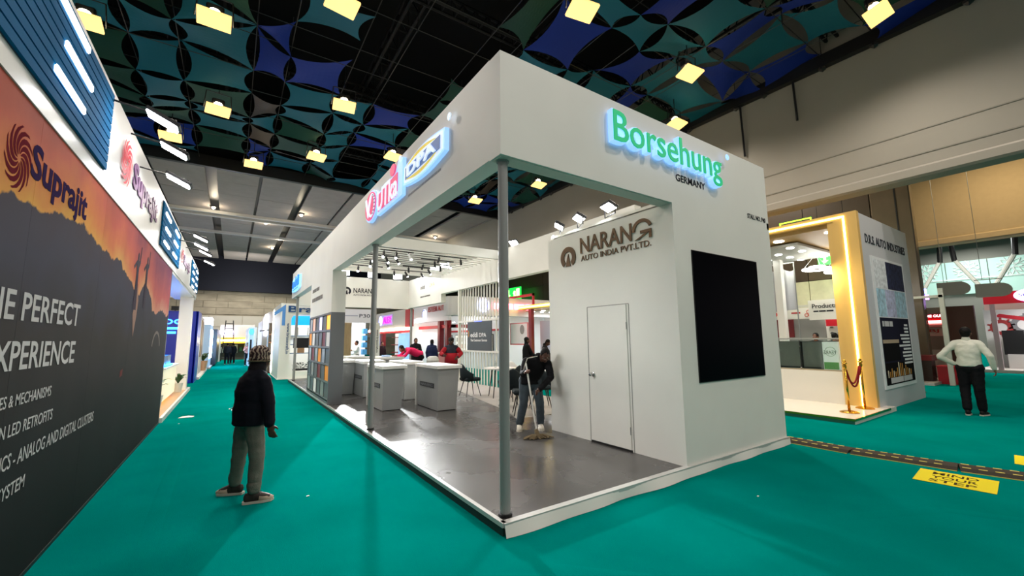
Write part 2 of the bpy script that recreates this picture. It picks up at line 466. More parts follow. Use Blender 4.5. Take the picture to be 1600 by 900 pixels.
# edge beam with clamps
eb = thing('canopy_edge', 'black edge beam with clamps where the sails meet the beige bulkhead', 'beam', (11, 8, 9))
part('beam', bx(10.9, 11.1, -5, 17.7, 8.86, 9.2), BLACK, eb)
part('beam', bx(-9, 11.1, 17.55, 17.75, 8.82, 9.3), BLACK, eb)
for y in [a for a in gy]:
    part('clamp', ball(B(), (10.98, y, 8.86), (.09, .11, .13), 1), BLACK, eb)
hr = B()
for y in (1.6, 3.1, 5.0, 7.8): cyl(hr, (11.0, y, 8.9), (11.06, y, 7.7 if y != 3.1 else 7.2), 0.03, seg=6)
part('hanging_rod', hr, BLACK, eb, kind='stuff')

# ------------------------------------------------------------------ hanging hall floodlights
WARM = mat('warm_lit_plate', (255, 214, 140), 0.5, emit=1.5, ecol=(255, 208, 128))
BULB = mat('hot_bulb', (255, 244, 214), 0.5, emit=26, ecol=(255, 240, 205))
def hall_light(x, y, label, rz_=0.0, first=[None]):
    z = 8.35
    t = thing('hanging_floodlight', label, 'ceiling light', (x, y, z), rz_, 'hanging hall floodlights')
    pl = bx(-.30, .30, -.21, .21, -0.03, 0.03, bev=0.01); pl.transform(Matrix.Rotation(math.radians(-16), 4, 'X'))
    part('reflector_plate', pl, WARM, t, local=True)
    fr = B()
    for s in (-1, 1):
        cyl(fr, (s * .34, .1, .02), (s * .30, .05, .55), 0.014, seg=5)
    cyl(fr, (-.3, .05, .55), (.3, .05, .55), 0.014, seg=5); cyl(fr, (0, .05, .55), (0, .05, 1.3), 0.014, seg=5)
    part('bracket', fr, BLACK, t, local=True)
    part('lamp_head', bx(-.16, .16, .02, .18, .2, .38, bev=.03), BLACK, t, local=True)
    part('bulb', ball(B(), (0, .05, .2), (.11, .10, .07), 2), BULB, t, local=True, smooth=True)
    o = lamp('SPOT', (x, y, z - 0.12), (x + 0.3, y - 0.2, 0), HALL_W * 3.2, 0.22, (1.0, 0.91, 0.81), 2.7, 0.8, parent=None)
    o.parent = t; o.location = (0, 0, -0.12); 
HL = [(-2.65, 7.04, 'warm square hanging light above the dark mural, at the top left'), (-0.49, 5.14, 'warm hanging light cut by the top edge, left of the white stand'),
      (3.68, 2.58, 'warm hanging light at the top edge above the white stand'), (8.99, -0.79, 'large warm hanging light at the top right by the beige bulkhead'),
      (7.46, 2.58, 'warm hanging light above the green backlit lettering'), (0.36, 8.98, 'warm hanging light alone above the left fascia of the stand'),
      (-2.68, 11.23, 'warm hanging light beside the blue slatted panel'), (-4.03, 14.0, 'warm hanging light between two white floodlights at the left'),
      (-1.65, 15.09, 'warm hanging light near the far edge of the sails'), (0.26, 13.06, 'warm hanging light just above the far end of the left fascia'),
      (2.64, 11.53, 'warm hanging light half hidden behind the left fascia'), (9.44, 4.33, 'warm hanging light peeping over the right fascia before the bulkhead'),
      (8.93, 10.86, 'warm hanging light seen through the open stand roof, right of the front pole'), (7.59, 14.22, 'small warm hanging light seen through the open roof, left of the front pole'),
      (-4.94, 8.57, 'warm hanging light cut by the blue slatted panel at the far left'), (4.4, 7.6, 'warm hanging light hidden above the stand roof')]
# the hall behind the camera is lit by the same fittings
for x, y in ((-5, -4), (-1, -6.5), (3, -3.5), (7, -6), (11, -4.5), (1, -11)):
    lamp('SPOT', (x, y, 8.25), (x, y, 0), HALL_W * 2.4, 0.25, (1.0, 0.91, 0.84), 2.8, 0.7)
for i, (x, y, l) in enumerate(HL[:15]): hall_light(x, y, l, random.uniform(-.25, .25))
# bare white fittings
def white_flood(x, y, z, aim, label, size=(.34, .24), power=FLOOD_W, arm=0.0, grp='white floodlights', spot=2.2, lit=True, name='floodlight'):
    d = (V(aim) - V((x, y, z))).normalized(); rz_ = math.atan2(-d.x, d.y)
    t = thing(name, label, 'floodlight', (x, y, z), rz_, grp)
    pitch = math.asin(max(-1, min(1, d.z)))
    def rot(bm):
        bm.transform(Matrix.Rotation(pitch, 4, 'X')); return bm
    w_, h_ = size
    part('housing', rot(bx(-w_ / 2, w_ / 2, -.05, .0, -h_ / 2, h_ / 2, bev=.01)), BLACK, t, local=True)
    part('lamp_face', rot(bx(-w_ / 2 + .015, w_ / 2 - .015, .0, .012, -h_ / 2 + .015, h_ / 2 - .015)), FLOODG, t, local=True)
    br = B(); cyl(br, (-w_ / 2 - .01, -.02, 0), (-w_ / 2 - .01, -.02, -h_ * .7), .01, seg=5); cyl(br, (w_ / 2 + .01, -.02, 0), (w_ / 2 + .01, -.02, -h_ * .7), .01, seg=5)
    cyl(br, (-w_ / 2 - .01, -.02, -h_ * .7), (w_ / 2 + .01, -.02, -h_ * .7), .01, seg=5)
    if arm: cyl(br, (0, -.02, -h_ * .7), (-arm, -.1, -h_ * .7 - .1), .01, seg=5)
    part('bracket', br, BLACK, t, local=True)
    if lit:
        o = lamp('SPOT', (x, y, z), aim, power, 0.12, (0.97, 0.99, 1.0), spot, 0.5)
        o.location = V((x, y, z)) + d * .05
    return t
# small downlights of the plaster ceiling, at the ends of the slots
for x, y, z, l in ((-3.2, 24.3, 8.9, 'glowing lamp at the end of the leftmost black ceiling slot'), (1.0, 23.3, 8.9, 'glowing lamp on the black slot left of the white fascia'), (0.47, 30.7, 8.95, 'small ceiling spot near the far black band, upper of the right pair'), (0.3, 34.4, 8.95, 'small ceiling spot near the far black band, lower of the right pair'),
                (9.8, 24.2, 8.9, 'glowing lamp at the end of a black slot above the slatted roof'), (13.8, 23.4, 8.9, 'glowing lamp at the end of a black slot left of the front pole'), (-0.6, 26.5, 8.95, 'small ceiling spot beyond the first beam')):
    t = thing('ceiling_spot', l, 'ceiling light', (x, y, z), group='spots of the plaster ceiling')
    part('bulb', ball(B(), (x, y, z), .10, 1), BULB, t); part('rim', cyl(B(), (x, y, z + .02), (x, y, z + .09), .16, seg=12), BLACK, t)
    lamp('POINT', (x, y, z - .2), (x, y, 0), 45, 0.1, (1, .85, .62))
lamp('AREA', (-1, 37, 6), (-1, 44, 5), 500, 2, (1, .96, .88))  # added wall washer with no fitting, brightens the far stone wall
lamp('AREA', (13.6, 3.2, 4.6), (17.6, 3.2, 3.4), 60, .5, (1, 1, .8))  # added lamp with no fitting, brightens the cream stone panels
# soft general light over the far halls, from their own fittings except the last two
for x, y, z, P, s, c in ((-1, 24, 8.7, 500, 3, (1, .97, .92)), (-1, 36, 7.5, 700, 3, (1, .97, .92)), (8, 24, 8.7, 500, 3, (1, .97, .92)), (14.6, 6, 9.2, 420, 2, (1, .92, .8)), (14.6, 14, 9.2, 300, 2, (1, .9, .75)),
                      (21, -1, 9.2, 380, 2, (1, .82, .55)), (30, 1, 9.0, 1000, 4, (1, .97, .92)), (47, 4, 9, 500, 3, (.95, 1, .97)), (39, 4, 8.9, 1100, 3, (1, .98, .94))):  # last two: lamps added to brighten the end wall and V struts
    lamp('AREA', (x, y, z), (x, y, 0), P, s, c)
# ================================================================== MAIN STAND
def floor_mat():
    m = mat('wet_grey_floor', (86, 84, 82), 0.25)
    nt = m.node_tree; b = nt.nodes['Principled BSDF']; tc = nt.nodes['Texture Coordinate']
    n = nt.nodes.new('ShaderNodeTexNoise'); n.inputs['Scale'].default_value = 0.9; n.inputs['Detail'].default_value = 6; n.inputs['Distortion'].default_value = 0.15
    nt.links.new(tc.outputs['Object'], n.inputs['Vector'])
    r = nt.nodes.new('ShaderNodeValToRGB'); r.color_ramp.elements[0].position = .35; r.color_ramp.elements[0].color = lin((60, 58, 57)) + (1,)
    r.color_ramp.elements[1].position = .68; r.color_ramp.elements[1].color = lin((78, 76, 74)) + (1,)
    nt.links.new(n.outputs[0], r.inputs[0]); nt.links.new(r.outputs[0], b.inputs['Base Color'])
    q = nt.nodes.new('ShaderNodeMapRange'); q.inputs[1].default_value = .25; q.inputs[2].default_value = .75; q.inputs[3].default_value = .2; q.inputs[4].default_value = .34
    nt.links.new(n.outputs[0], q.inputs[0]); nt.links.new(q.outputs[0], b.inputs['Roughness'])
    return m
stand = thing('exhibition_stand', 'large white open exhibition stand with green backlit lettering on its front corner', 'exhibition stand', (2.5, 8, 0))
part('platform', bx(0.02, 5.05, 0.02, 15.7, 0.0, 0.095), mat('platform_board', (150, 146, 140), 0.6), stand)
for i in range(4):          # floor boards of the raised platform
    for j in range(8):
        if i < 4:
            x0 = 0.03 + i * 1.255; y0 = 0.03 + j * 1.955
            part('floor_board', bx(x0 + .001, x0 + 1.254, y0 + .001, y0 + 1.954, 0.095, 0.1), floor_mat(), stand)
bm = poly(B(), [(2.62, 3.6, .1), (4.98, 3.6, .1), (4.98, 15.6, .1), (4.3, 10.5, .1), (3.72, 8.3, .1), (2.92, 4.4, .1)], (0, 0, 0.004))
part('pale_floor', bm, mat('pale_grey_flooring', (168, 164, 158), 0.5, var=.06, vscale=2), stand)
part('edge_trim', bx(-0.012, 0.03, -0.01, 15.7, 0.07, 0.107), mat('silver_trim', (196, 196, 192), 0.3, metal=0.3), stand)
part('edge_trim', bx(0.0, 5.08, -0.03, 0.04, 0.07, 0.107), mat('silver_trim', (0, 0, 0)), stand)
sk = B()     # loose white vinyl skirt along the front, wavy at its foot
N = 60
for i in range(N):
    xs_ = [5.1 * i / N, 5.1 * (i + 1) / N]
    f = lambda x: -0.035 - 0.03 * abs(math.sin(x * 1.9 + .6)) * (1 if x < 3 else .4) - .01 * math.sin(x * 7)
    v = [sk.verts.new((xs_[0], -0.028, .1)), sk.verts.new((xs_[1], -0.028, .1)), sk.verts.new((xs_[1], f(xs_[1]), .002)), sk.verts.new((xs_[0], f(xs_[0]), .002))]
    sk.faces.new(v[::-1])
bmesh.ops.remove_doubles(sk, verts=sk.verts, dist=1e-4)
part('skirt', sk, WHITE, stand, smooth=True)
part('skirt', bx(-0.004, 0.012, 0, 15.7, 0.0, 0.07), mat('teal_shadow_tint', (24, 60, 56), 0.8), stand)  # shadow below the edge trim, put into the strip's dark teal colour
# fascias
part('fascia', bx(0, 5.07, 0, .2, 3.29, 4.32), WHITE, stand)
part('fascia', bx(0, .2, .2, 15.95, 3.30, 4.33), WHITE, stand)
part('fascia', bx(4.87, 5.07, 2.45, 12.1, 3.40, 4.36), WHITE, stand)
part('fascia', bx(4.87, 5.07, 12.1, 15.96, 3.06, 4.36), WHITE, stand)
part('fascia', bx(.2, 4.87, 15.76, 15.96, 3.03, 4.36), WHITE, stand)
part('ceiling_joint', bx(0.02, 5.05, 0.02, 0.18, 3.283, 3.29), OFFW, stand)
# store room in the front right corner
part('room_wall', bx(2.61, 5.01, 0.0, 0.06, 0.05, 3.29), WHITE, stand)
part('room_wall', bx(2.55, 2.61, 0.0, 2.47, 0.05, 3.29), WHITE, stand)
part('room_wall', bx(2.61, 5.01, 2.41, 2.47, 0.10, 3.39), WHITE, stand)
part('room_wall', bx(5.01, 5.07, 0.0, 2.47, 0.05, 3.39), WHITE, stand)
part('room_roof', bx(2.6, 5.02, 0.2, 2.42, 3.33, 3.37), WHITE, stand)
for y in (1.56, 0.76):
    part('door_gap', bx(2.545, 2.556, y - .004, y + .004, .1, 2.07 if y < 1 else 2.07), mat('joint_grey', (150, 150, 145), .7), stand)
part('door_gap', bx(2.545, 2.556, 0.76, 1.56, 2.066, 2.076), mat('joint_grey', (0, 0, 0)), stand)
dr = part('store_door', bx(2.537, 2.556, 0.80, 1.52, 0.125, 2.062, bev=.002), WHITE, stand, label='white flush door, slightly proud of the wall')
part('door_gap', bx(2.530, 2.556, 0.79, 1.53, 0.101, 0.124), BLACK, stand)
hb = B(); cyl(hb, (2.53, 1.46, 1.07), (2.485, 1.46, 1.07), .012); ball(hb, (2.475, 1.46, 1.07), .028); cyl(hb, (2.538, 1.46, 1.07), (2.526, 1.46, 1.07), .034)
part('door_knob', hb, mat('chrome', (190, 190, 190), .15, metal=1), dr, smooth=True)
for z in (0.32, 1.72): part('hinge', cyl(B(), (2.533, .8, z), (2.533, .8, z + .1), .006, seg=6), POLE, dr)
# poles
for y, z1 in ((0.12, 3.30), (4.33, 3.30), (14.9, 3.30)):
    p = part('pole', cyl(B(), (.10, y, .1), (.10, y, z1), .047, seg=20), POLE, stand, smooth=False)
    part('foot_flange', cyl(B(), (.10, y, .1), (.10, y, .125), .062, seg=16), BLACK, p)
    part('top_flange', cyl(B(), (.10, y, z1 - .03), (.10, y, z1), .062, seg=16), POLE, p)
part('pole', bx(4.93, 5.02, 15.62, 15.71, .1, 3.06), POLE, stand)
# partition with open cells
CG = mat('cell_grey', (104, 108, 112), .45)
part('partition_panel', bx(0.0, .32, 7.6, 10.85, 2.28, 3.30), WHITE, stand)
part('partition_panel', bx(0.03, .32, 7.6, 7.64, .1, 2.28), GREYD, stand)
part('partition_panel', bx(.29, .32, 7.64, 10.85, .1, 2.28), GREY, stand)
cs = part('cell_shelf', bx(0.0, .03, 7.6, 7.66, .1, 2.28), CG, stand)
cols = 6; rows = 5; y0 = 7.66; cw = (10.85 - y0) / cols; zb = .2; rh = (2.26 - zb) / rows
for j in range(rows + 1): part('shelf_board', bx(0.0, .29, 7.64, 10.85, zb + j * rh - .025, zb + j * rh + .025), CG, cs)
part('shelf_board', bx(0.0, .29, 7.64, 10.85, .1, .2), CG, cs)
for i in range(1, cols + 1):
    part('divider', bx(0.0, .29, y0 + i * cw - .02, y0 + i * cw + .02, .1, 2.26), CG, cs)
ORG = mat('orange_panel', (236, 150, 30), .5, emit=.12); WHP = mat('white_panel', (232, 232, 230), .5); DRP = mat('maroon_panel', (120, 44, 44), .5); YOR = mat('lit_orange_panel', (255, 176, 60), .5, emit=1.2); LIL = mat('lit_lilac_panel', (214, 208, 240), .5, emit=.8)
fill = {(0, 4): YOR, (1, 4): GREYD, (2, 4): LIL, (3, 4): GREYD, (4, 4): mat('lit_pink_panel', (226, 170, 150), .5, emit=.5), (0, 3): WHP, (1, 3): DRP, (4, 3): WHP, (5, 3): ORG, (2, 2): ORG, (4, 2): DRP, (0, 1): ORG, (2, 1): DRP, (3, 0): WHP, (2, 3): GREYD, (3, 3): GREYD}
for i in range(cols):
    for j in range(rows):
        if (i, j) not in fill: fill[(i, j)] = GREY if (i + j) % 2 else mat('slate_cell', (92, 100, 104), .5)
for (i, j), m in fill.items():
    part('cell_panel', bx(.015, .28, y0 + i * cw + .09, y0 + (i + 1) * cw - .03, zb + j * rh + .026, zb + (j + 1) * rh - .04), m, cs)
# slatted roof
sr = thing('slatted_roof', 'white slatted roof section carrying the black track spotlights over the counters', 'slatted roof', (2.5, 9.8, 4.0))
part('front_beam', bx(.2, 4.87, 7.62, 7.74, 4.05, 4.32), WHITE, sr)
part('rear_beam', bx(.2, 4.87, 12.1, 12.2, 4.05, 4.32), WHITE, sr)
for i in range(14):
    y = 7.98 + i * .3
    part('slat', bx(.2, 4.87, y, y + .07, 4.12, 4.145), WHITE, sr)
def track(x0, x1, y, heads):
    t = thing('track_light', 'black ceiling track with small spotlights, %s' % heads[0], 'track light', ((x0 + x1) / 2, y, 4.08), group='track lights under the slatted roof')
    part('track', bx(x0, x1, y - .017, y + .017, 4.06, 4.09), BLACK, t)
    for x, dx, dy, on in heads[1]:
        hd = part('spot_head', cyl(B(), (x, y, 4.02), (x + dx * .16, y + dy * .16, 3.86), .035, seg=12), BLACK if not on or on == 1 else mat('white_metal', (220, 220, 220), .4), t)
        part('stem', cyl(B(), (x, y, 4.06), (x, y, 4.0), .012, seg=6), BLACK, hd)
        if on:
            part('lens', cyl(B(), (x + dx * .162, y + dy * .162, 3.858), (x + dx * .175, y + dy * .175, 3.845), .033, seg=12), FLOODG, hd)
            lamp('SPOT', (x + dx * .18, y + dy * .18, 3.83), (x + dx * 3, y + dy * 3, 1), TRACK_W, .04, (1, .98, .95), 1.0, .7)
track(1.3, 2.25, 8.2, ('left group, nearest row', [(1.4, -.3, -.5, 1), (1.75, -.3, -.6, 1), (2.1, .3, -.5, 2)]))
track(1.2, 2.1, 9.0, ('left group, second row', [(1.35, -.3, -.5, 2), (1.7, .2, -.6, 1), (2.0, .4, -.4, 1)]))
track(1.3, 2.3, 9.9, ('left group, third row', [(1.5, -.2, -.5, 1), (2.0, .3, -.4, 1)]))
track(1.2, 2.2, 11.0, ('left group, farthest row', [(1.4, -.2, -.5, 1), (1.9, .3, -.4, 1)]))
track(2.9, 3.95, 8.2, ('right group, nearest row', [(3.05, -.3, .2, 0), (3.75, .2, .2, 0)]))
track(2.75, 3.85, 8.9, ('right group, second row', [(3.2, .2, .3, 0), (3.7, .1, -.4, 2)]))
track(2.9, 4.0, 9.6, ('right group, third row', [(3.1, -.2, .2, 0), (3.7, .2, .3, 0)]))
track(2.7, 4.0, 10.4, ('right group, fourth row', [(2.9, .1, .2, 0), (3.6, .5, -.3, 1)]))
track(2.6, 4.0, 11.3, ('right group, farthest row', [(2.7, .1, .2, 0), (3.1, .5, -.3, 1), (3.7, .5, -.3, 1)]))
# lattice screen
lt = thing('slat_screen', 'white vertical slat screen holding a dark grey sign panel, beside the round table', 'screen', (5.0, 9.2, .1))
for i in range(16):
    y = 7.74 + i * .19
    if 8.25 < y < 9.95:
        part('slat', bx(4.96, 5.0, y - .016, y + .016, 2.22, 3.40), WHITE, lt); part('slat', bx(4.96, 5.0, y - .016, y + .016, .1, 1.2), WHITE, lt)
    else: part('slat', bx(4.96, 5.0, y - .016, y + .016, .1, 3.40), WHITE, lt)
part('rail', bx(4.9, 5.0, 7.72, 10.62, 2.19, 2.25), WHITE, lt); part('rail', bx(4.9, 5.0, 7.72, 10.62, 1.16, 1.22), WHITE, lt)
part('end_post', bx(4.88, 5.02, 7.62, 7.72, .1, 3.40), WHITE, lt); part('end_post', bx(4.9, 5.02, 10.6, 10.66, .1, 3.40), WHITE, lt)
sp = part('sign_panel', bx(4.9, 4.93, 8.30, 9.92, 1.22, 2.19), mat('slate_sign', (72, 80, 84), .4), lt)
part('lettering', text('eddi', (4.899, 9.68, 1.66), FNX, .50, .17, .004, .02), mat('white_print', (236, 238, 238), .5), sp)
part('lettering', text('DPA', (4.899, 9.08, 1.67), FNX, .46, .13, .004, .01), mat('white_print', (0, 0, 0)), sp)
part('lettering', text('The Customers Success', (4.899, 9.68, 1.52), FNX, 1.12, .085, .004, .015), mat('white_print', (0, 0, 0)), sp)
bm = ring2d((4.899, 9.86, 1.78), FNX, .05, .13, .004, -1.2, 1.4, 10, .6); part('emblem', bm, mat('gold_print', (196, 150, 90), .4), sp)
part('lamp_strip', bx(4.895, 4.93, 8.9, 9.4, 2.185, 2.2), em(90, 110, 255, 4), sp)

# ---- signs on the fascias
TRAY = mat('pale_blue_lit_tray', (190, 214, 250), .5, emit=1.0, ecol=(140, 190, 255))
s1 = thing('backlit_sign', 'green backlit letters with a pale blue halo on the front fascia', 'sign', (2.6, -.05, 3.66))
letters(s1, 'letter', 'Borsehung', (1.43, -.002, 3.665), FNY, 2.18, .475, .012, mat('green_lit_letter', (0, 176, 116), .5, emit=.42, ecol=(0, 205, 130)), .004, .085, backm=TRAY, backoff=.022, backdepth=.065)
part('registered_mark', ring2d((3.80, -.08, 4.16), FNY, .028, .042, .01, seg=14), TRAY, s1)
part('registered_mark', text('R', (3.785, -.08, 4.14), FNY, .03, .04, .01), TRAY, s1)
def word(name, s, o, right, wd, h, m, label, off=.008, cat='lettering', d=.004, par=None, **k):
    me = text(s, o, right, wd, h, d, off, **k)
    if par is not None: return part(name, me, m, par)
    return single(name, me, m, label, cat)
word('lettering', 'GERMANY', (2.66, -.001, 3.60), FNY, .66, .095, INK, 'small dark word under the green backlit letters', .012)
word('lettering', 'STALL NO. P40', (4.42, -.001, 3.385), FNY, .55, .075, INK, 'small dark stall number high on the front wall, near its right edge', .012)
# round emblem sign
PNK = mat('lit_pink_face', (225, 70, 120), .5, emit=.5, ecol=(255, 96, 140))
LWH = mat('lit_white_face', (220, 232, 250), .5, emit=.7, ecol=(222, 238, 255))
s2 = thing('backlit_sign', 'pink and white backlit emblem sign on the left fascia, farther of the two near signs', 'sign', (-.05, 3.5, 3.65))
def disc(o, right, a, b_, d, n=28):
    return shape2d([(a * math.cos(t * 2 * PI / n), b_ * math.sin(t * 2 * PI / n)) for t in range(n)], o, right, d)
part('lit_tray', disc((-.002, 4.15, 3.93), FNX, .36, .28, .05), TRAY, s2)
part('emblem_disc', disc((-.055, 4.15, 3.93), FNX, .32, .25, .012), PNK, s2)
part('emblem_ring', ring2d((-.068, 4.05, 3.92), FNX, .17, .21, .01, sx=.9), LWH, s2)
part('emblem_letter', text('V', (-.068, 4.45, 3.74), FNX, .40, .36, .012, .02), LWH, s2)
bm = B()
for q in range(7):
    t = math.radians(-60 + q * 20); b2 = bx(-.03, .03, -.008, .008, 0, .012); b2.transform(frame((-.07, 4.05 - .19 * math.cos(t) * .9, 3.92 + .19 * math.sin(t)), FNX)); me_ = bpy.data.meshes.new('x'); b2.to_mesh(me_); bm.from_mesh(me_); b2.free()
part('tread_marks', bm, mat('blue_grey_marks', (120, 130, 170), .5), s2)
part('lit_tray', shape2d([(0, 0), (1.22, .0), (1.22, .56), (1.05, .60), (.9, .42), (0, .38)], (-.002, 3.75, 3.66), FNX, .05), TRAY, s2)
part('letter_field', shape2d([(0.06, 0.05), (1.02, .05), (1.02, .40), (0.06, .34)], (-.053, 3.75, 3.66), FNX, .01), PNK, s2)
letters(s2, 'letter', 'UTka', (-.06, 3.70, 3.70), FNX, 1.0, .36, .012, LWH, .006, .006)
part('emblem_ball', disc((-.055, 2.93, 4.16), FNX, .12, .09, .02, 18), PNK, s2)
part('registered_mark', ring2d((-.06, 2.60, 4.22), FNX, .03, .045, .012, seg=14), LWH, s2)
# barrel shaped sign
s3 = thing('backlit_sign', 'barrel-shaped backlit sign with yellow arcs, nearest the stand corner on the left fascia', 'sign', (-.05, 1.8, 3.7))
def barrel(w_, h_, bul):
    top = [(w_ * t / 10, h_ + bul * math.sin(PI * t / 10)) for t in range(11)]; bot = [(w_ * t / 10, -bul * math.sin(PI * t / 10)) for t in range(10, -1, -1)]
    return bot[::-1][0:0] + [(p[0], p[1]) for p in reversed(top)] + [(p[0], p[1]) for p in reversed(bot)]
part('lit_tray', shape2d(barrel(1.36, .27, .07), (-.002, 2.46, 3.76), FNX, .05), TRAY, s3)
part('rim', shape2d(barrel(1.28, .22, .065), (-.053, 2.42, 3.785), FNX, .012), LWH, s3)
part('yellow_arc', shape2d([(.1 + 1.0 * t / 10, .2 + .075 * math.sin(PI * t / 10)) for t in range(11)][::-1] + [(.1 + 1.0 * t / 10, .2 + .035 * math.sin(PI * t / 10)) for t in range(11)], (-.066, 2.42, 3.785), FNX, .01), mat('lit_yellow', (235, 205, 60), .5, emit=.45), s3)
part('yellow_arc', shape2d([(.1 + 1.0 * t / 10, .02 - .03 * math.sin(PI * t / 10)) for t in range(11)][::-1] + [(.1 + 1.0 * t / 10, .02 - .07 * math.sin(PI * t / 10)) for t in range(11)], (-.066, 2.42, 3.785), FNX, .01), mat('lit_yellow', (0, 0, 0)), s3)
part('letter_field', plate((-.066, 2.36, 3.81), FNX, 1.16, .165, .006), mat('pale_blue_field', (96, 136, 206), .5, emit=.15), s3)
letters(s3, 'letter', 'DPA', (-.072, 2.26, 3.82), FNX, .96, .145, .02, LWH, .015, .002)
part('registered_mark', ring2d((-.05, .98, 4.10), FNX, .03, .045, .012, seg=14), LWH, s3)
part('registered_mark', text('R', (-.05, 1.0, 4.08), FNX, .04, .045, .012), LWH, s3)
def blurred_words(o, right, lens, h, m, up=UZ, gap=.35):
    """a line of print too small to read: one small bar per word"""
    bm = B(); x = 0; F = frame(o, right, up)
    for L in lens:
        b2 = bx(x, x + L, 0, h, 0, .002); b2.transform(F); me = bpy.data.meshes.new('x'); b2.to_mesh(me); bm.from_mesh(me); bpy.data.meshes.remove(me); b2.free(); x += L + h * gap
    out = bpy.data.meshes.new('small_print'); bm.to_mesh(out); bm.free()
    return out
FAINT = mat('faint_print', (176, 178, 180), .6)
single('lettering', blurred_words((-.001, 2.42, 3.60), FNX, [.09] * 11, .028, FAINT, gap=.4), FAINT, 'faint pale line of small print under the barrel-shaped sign', 'lettering')
s4 = thing('backlit_sign', 'blue-white backlit script sign at the far end of the left fascia', 'sign', (-.05, 14.5, 3.5))
part('lit_tray', shape2d(barrel(2.3, .45, .05), (-.002, 15.6, 3.53), FNX, .04), mat('blue_lit_tray', (170, 214, 255), .5, emit=1.5, ecol=(110, 186, 255)), s4)
letters(s4, 'letter', 'eddi', (-.05, 15.4, 3.62), FNX, 1.9, .40, .02, mat('blue_lit_letter', (40, 130, 220), .5, emit=.6), .03, 0)
part('underline', plate((-.05, 15.3, 3.54), FNX, 1.6, .03, .01), mat('blue_lit_letter', (0, 0, 0)), s4)
part('lettering', blurred_words((-.001, 10.55, 3.0), FNX, [.65, .45], .10, INK), mat('grey_print', (120, 116, 110), .6), stand)
part('lettering', blurred_words((-.001, 10.55, 2.72), FNX, [.25, .2, .9, .22], .11, INK), mat('grey_print', (0, 0, 0)), stand)
# bronze company sign on the store room wall: arch with a road cone, name and second line
def arch_logo(t, o, right, w_, h_, m, d=.012):
    k = w_
    ring = ring2d((o[0], o[1], o[2] + h_ * .0), right, .27 * k, .5 * k, d, math.radians(-52), math.radians(232), 26)
    part('arch', ring, m, t)
    part('road', shape2d([(-.06 * k, -.02 * k), (.02 * k, .18 * k), (.16 * k, -.40 * k), (-.16 * k, -.40 * k)], o, right, d), m, t)
s5 = thing('wall_sign', 'large bronze arch emblem and lettering on the store room wall', 'sign', (2.55, 1.2, 2.75))
arch_logo(s5, (2.549, 1.955, 2.91), FNX, .36, .36, BRONZE)
letters(s5, 'letter', 'NARAN', (2.549, 1.665, 2.925), FNX, 1.02, .25, .012, BRONZE, .012)
part('letter', ring2d((2.549, .47, 3.045), FNX, .105, .15, .012, math.radians(15), math.radians(185), 16, 1.1), BRONZE, s5)
part('letter', shape2d([(-.03, -.045), (.15, -.045), (.15, -.005), (-.03, -.005)], (2.549, .47, 3.04), FNX, .012), BRONZE, s5)
part('letter', shape2d([(.11, -.125), (.15, -.125), (.15, -.05), (.11, -.05)], (2.549, .47, 3.04), FNX, .012), BRONZE, s5)
part('letter', shape2d([(-.12, -.125), (-.06, -.125), (.10, -.05), (.05, -.05)], (2.549, .47, 3.04), FNX, .012), BRONZE, s5)
part('lettering', text('AUTO INDIA PVT.LTD.', (2.549, 1.655, 2.80), FNX, 1.32, .085, .008, .008), BRONZE, s5)
s6 = thing('wall_sign', 'small dark arch emblem and lettering on the far fascia, behind the second pole', 'sign', (2.4, 15.75, 3.6))
arch_logo(s6, (2.08, 15.759, 3.73), FNY, .36, .36, INK)
letters(s6, 'letter', 'NARANG', (2.36, 15.759, 3.66), FNY, .95, .22, .01, INK, .01)
part('lettering', text('AUTO INDIA PVT.LTD.', (2.36, 15.759, 3.54), FNY, .95, .07, .006, .004), INK, s6)
s7 = thing('wall_sign', 'small grey and gold lettering high on the right-hand fascia above the red stalls', 'sign', (4.86, 13.6, 3.5))
part('lettering', text('eddi', (4.869, 14.3, 3.78), FNX, .5, .2, .004, .01), mat('grey_print', (0, 0, 0)), s7)
part('lettering', text('DPA', (4.869, 13.3, 3.80), FNX, .55, .17, .004, 0), mat('pale_gold_print', (214, 200, 140), .6), s7)
part('lettering', blurred_words((4.869, 14.3, 3.42), FNX, [.3, .15, .6], .06, INK), mat('grey_print', (0, 0, 0)), s7)
# screen on the front wall
sc = thing('wall_screen', 'large switched-off black screen flush on the white front wall', 'screen', (3.72, -.01, 1.05))
part('bezel', bx(2.895, 4.555, -.012, 0.0, 1.04, 2.72), BLACK, sc)
part('display', bx(2.905, 4.545, -.016, -.010, 1.05, 2.71), mat('screen_glass', (2, 3, 8), .3), sc)
MATS['screen_glass'].node_tree.nodes['Principled BSDF'].inputs['Specular IOR Level'].default_value = .02

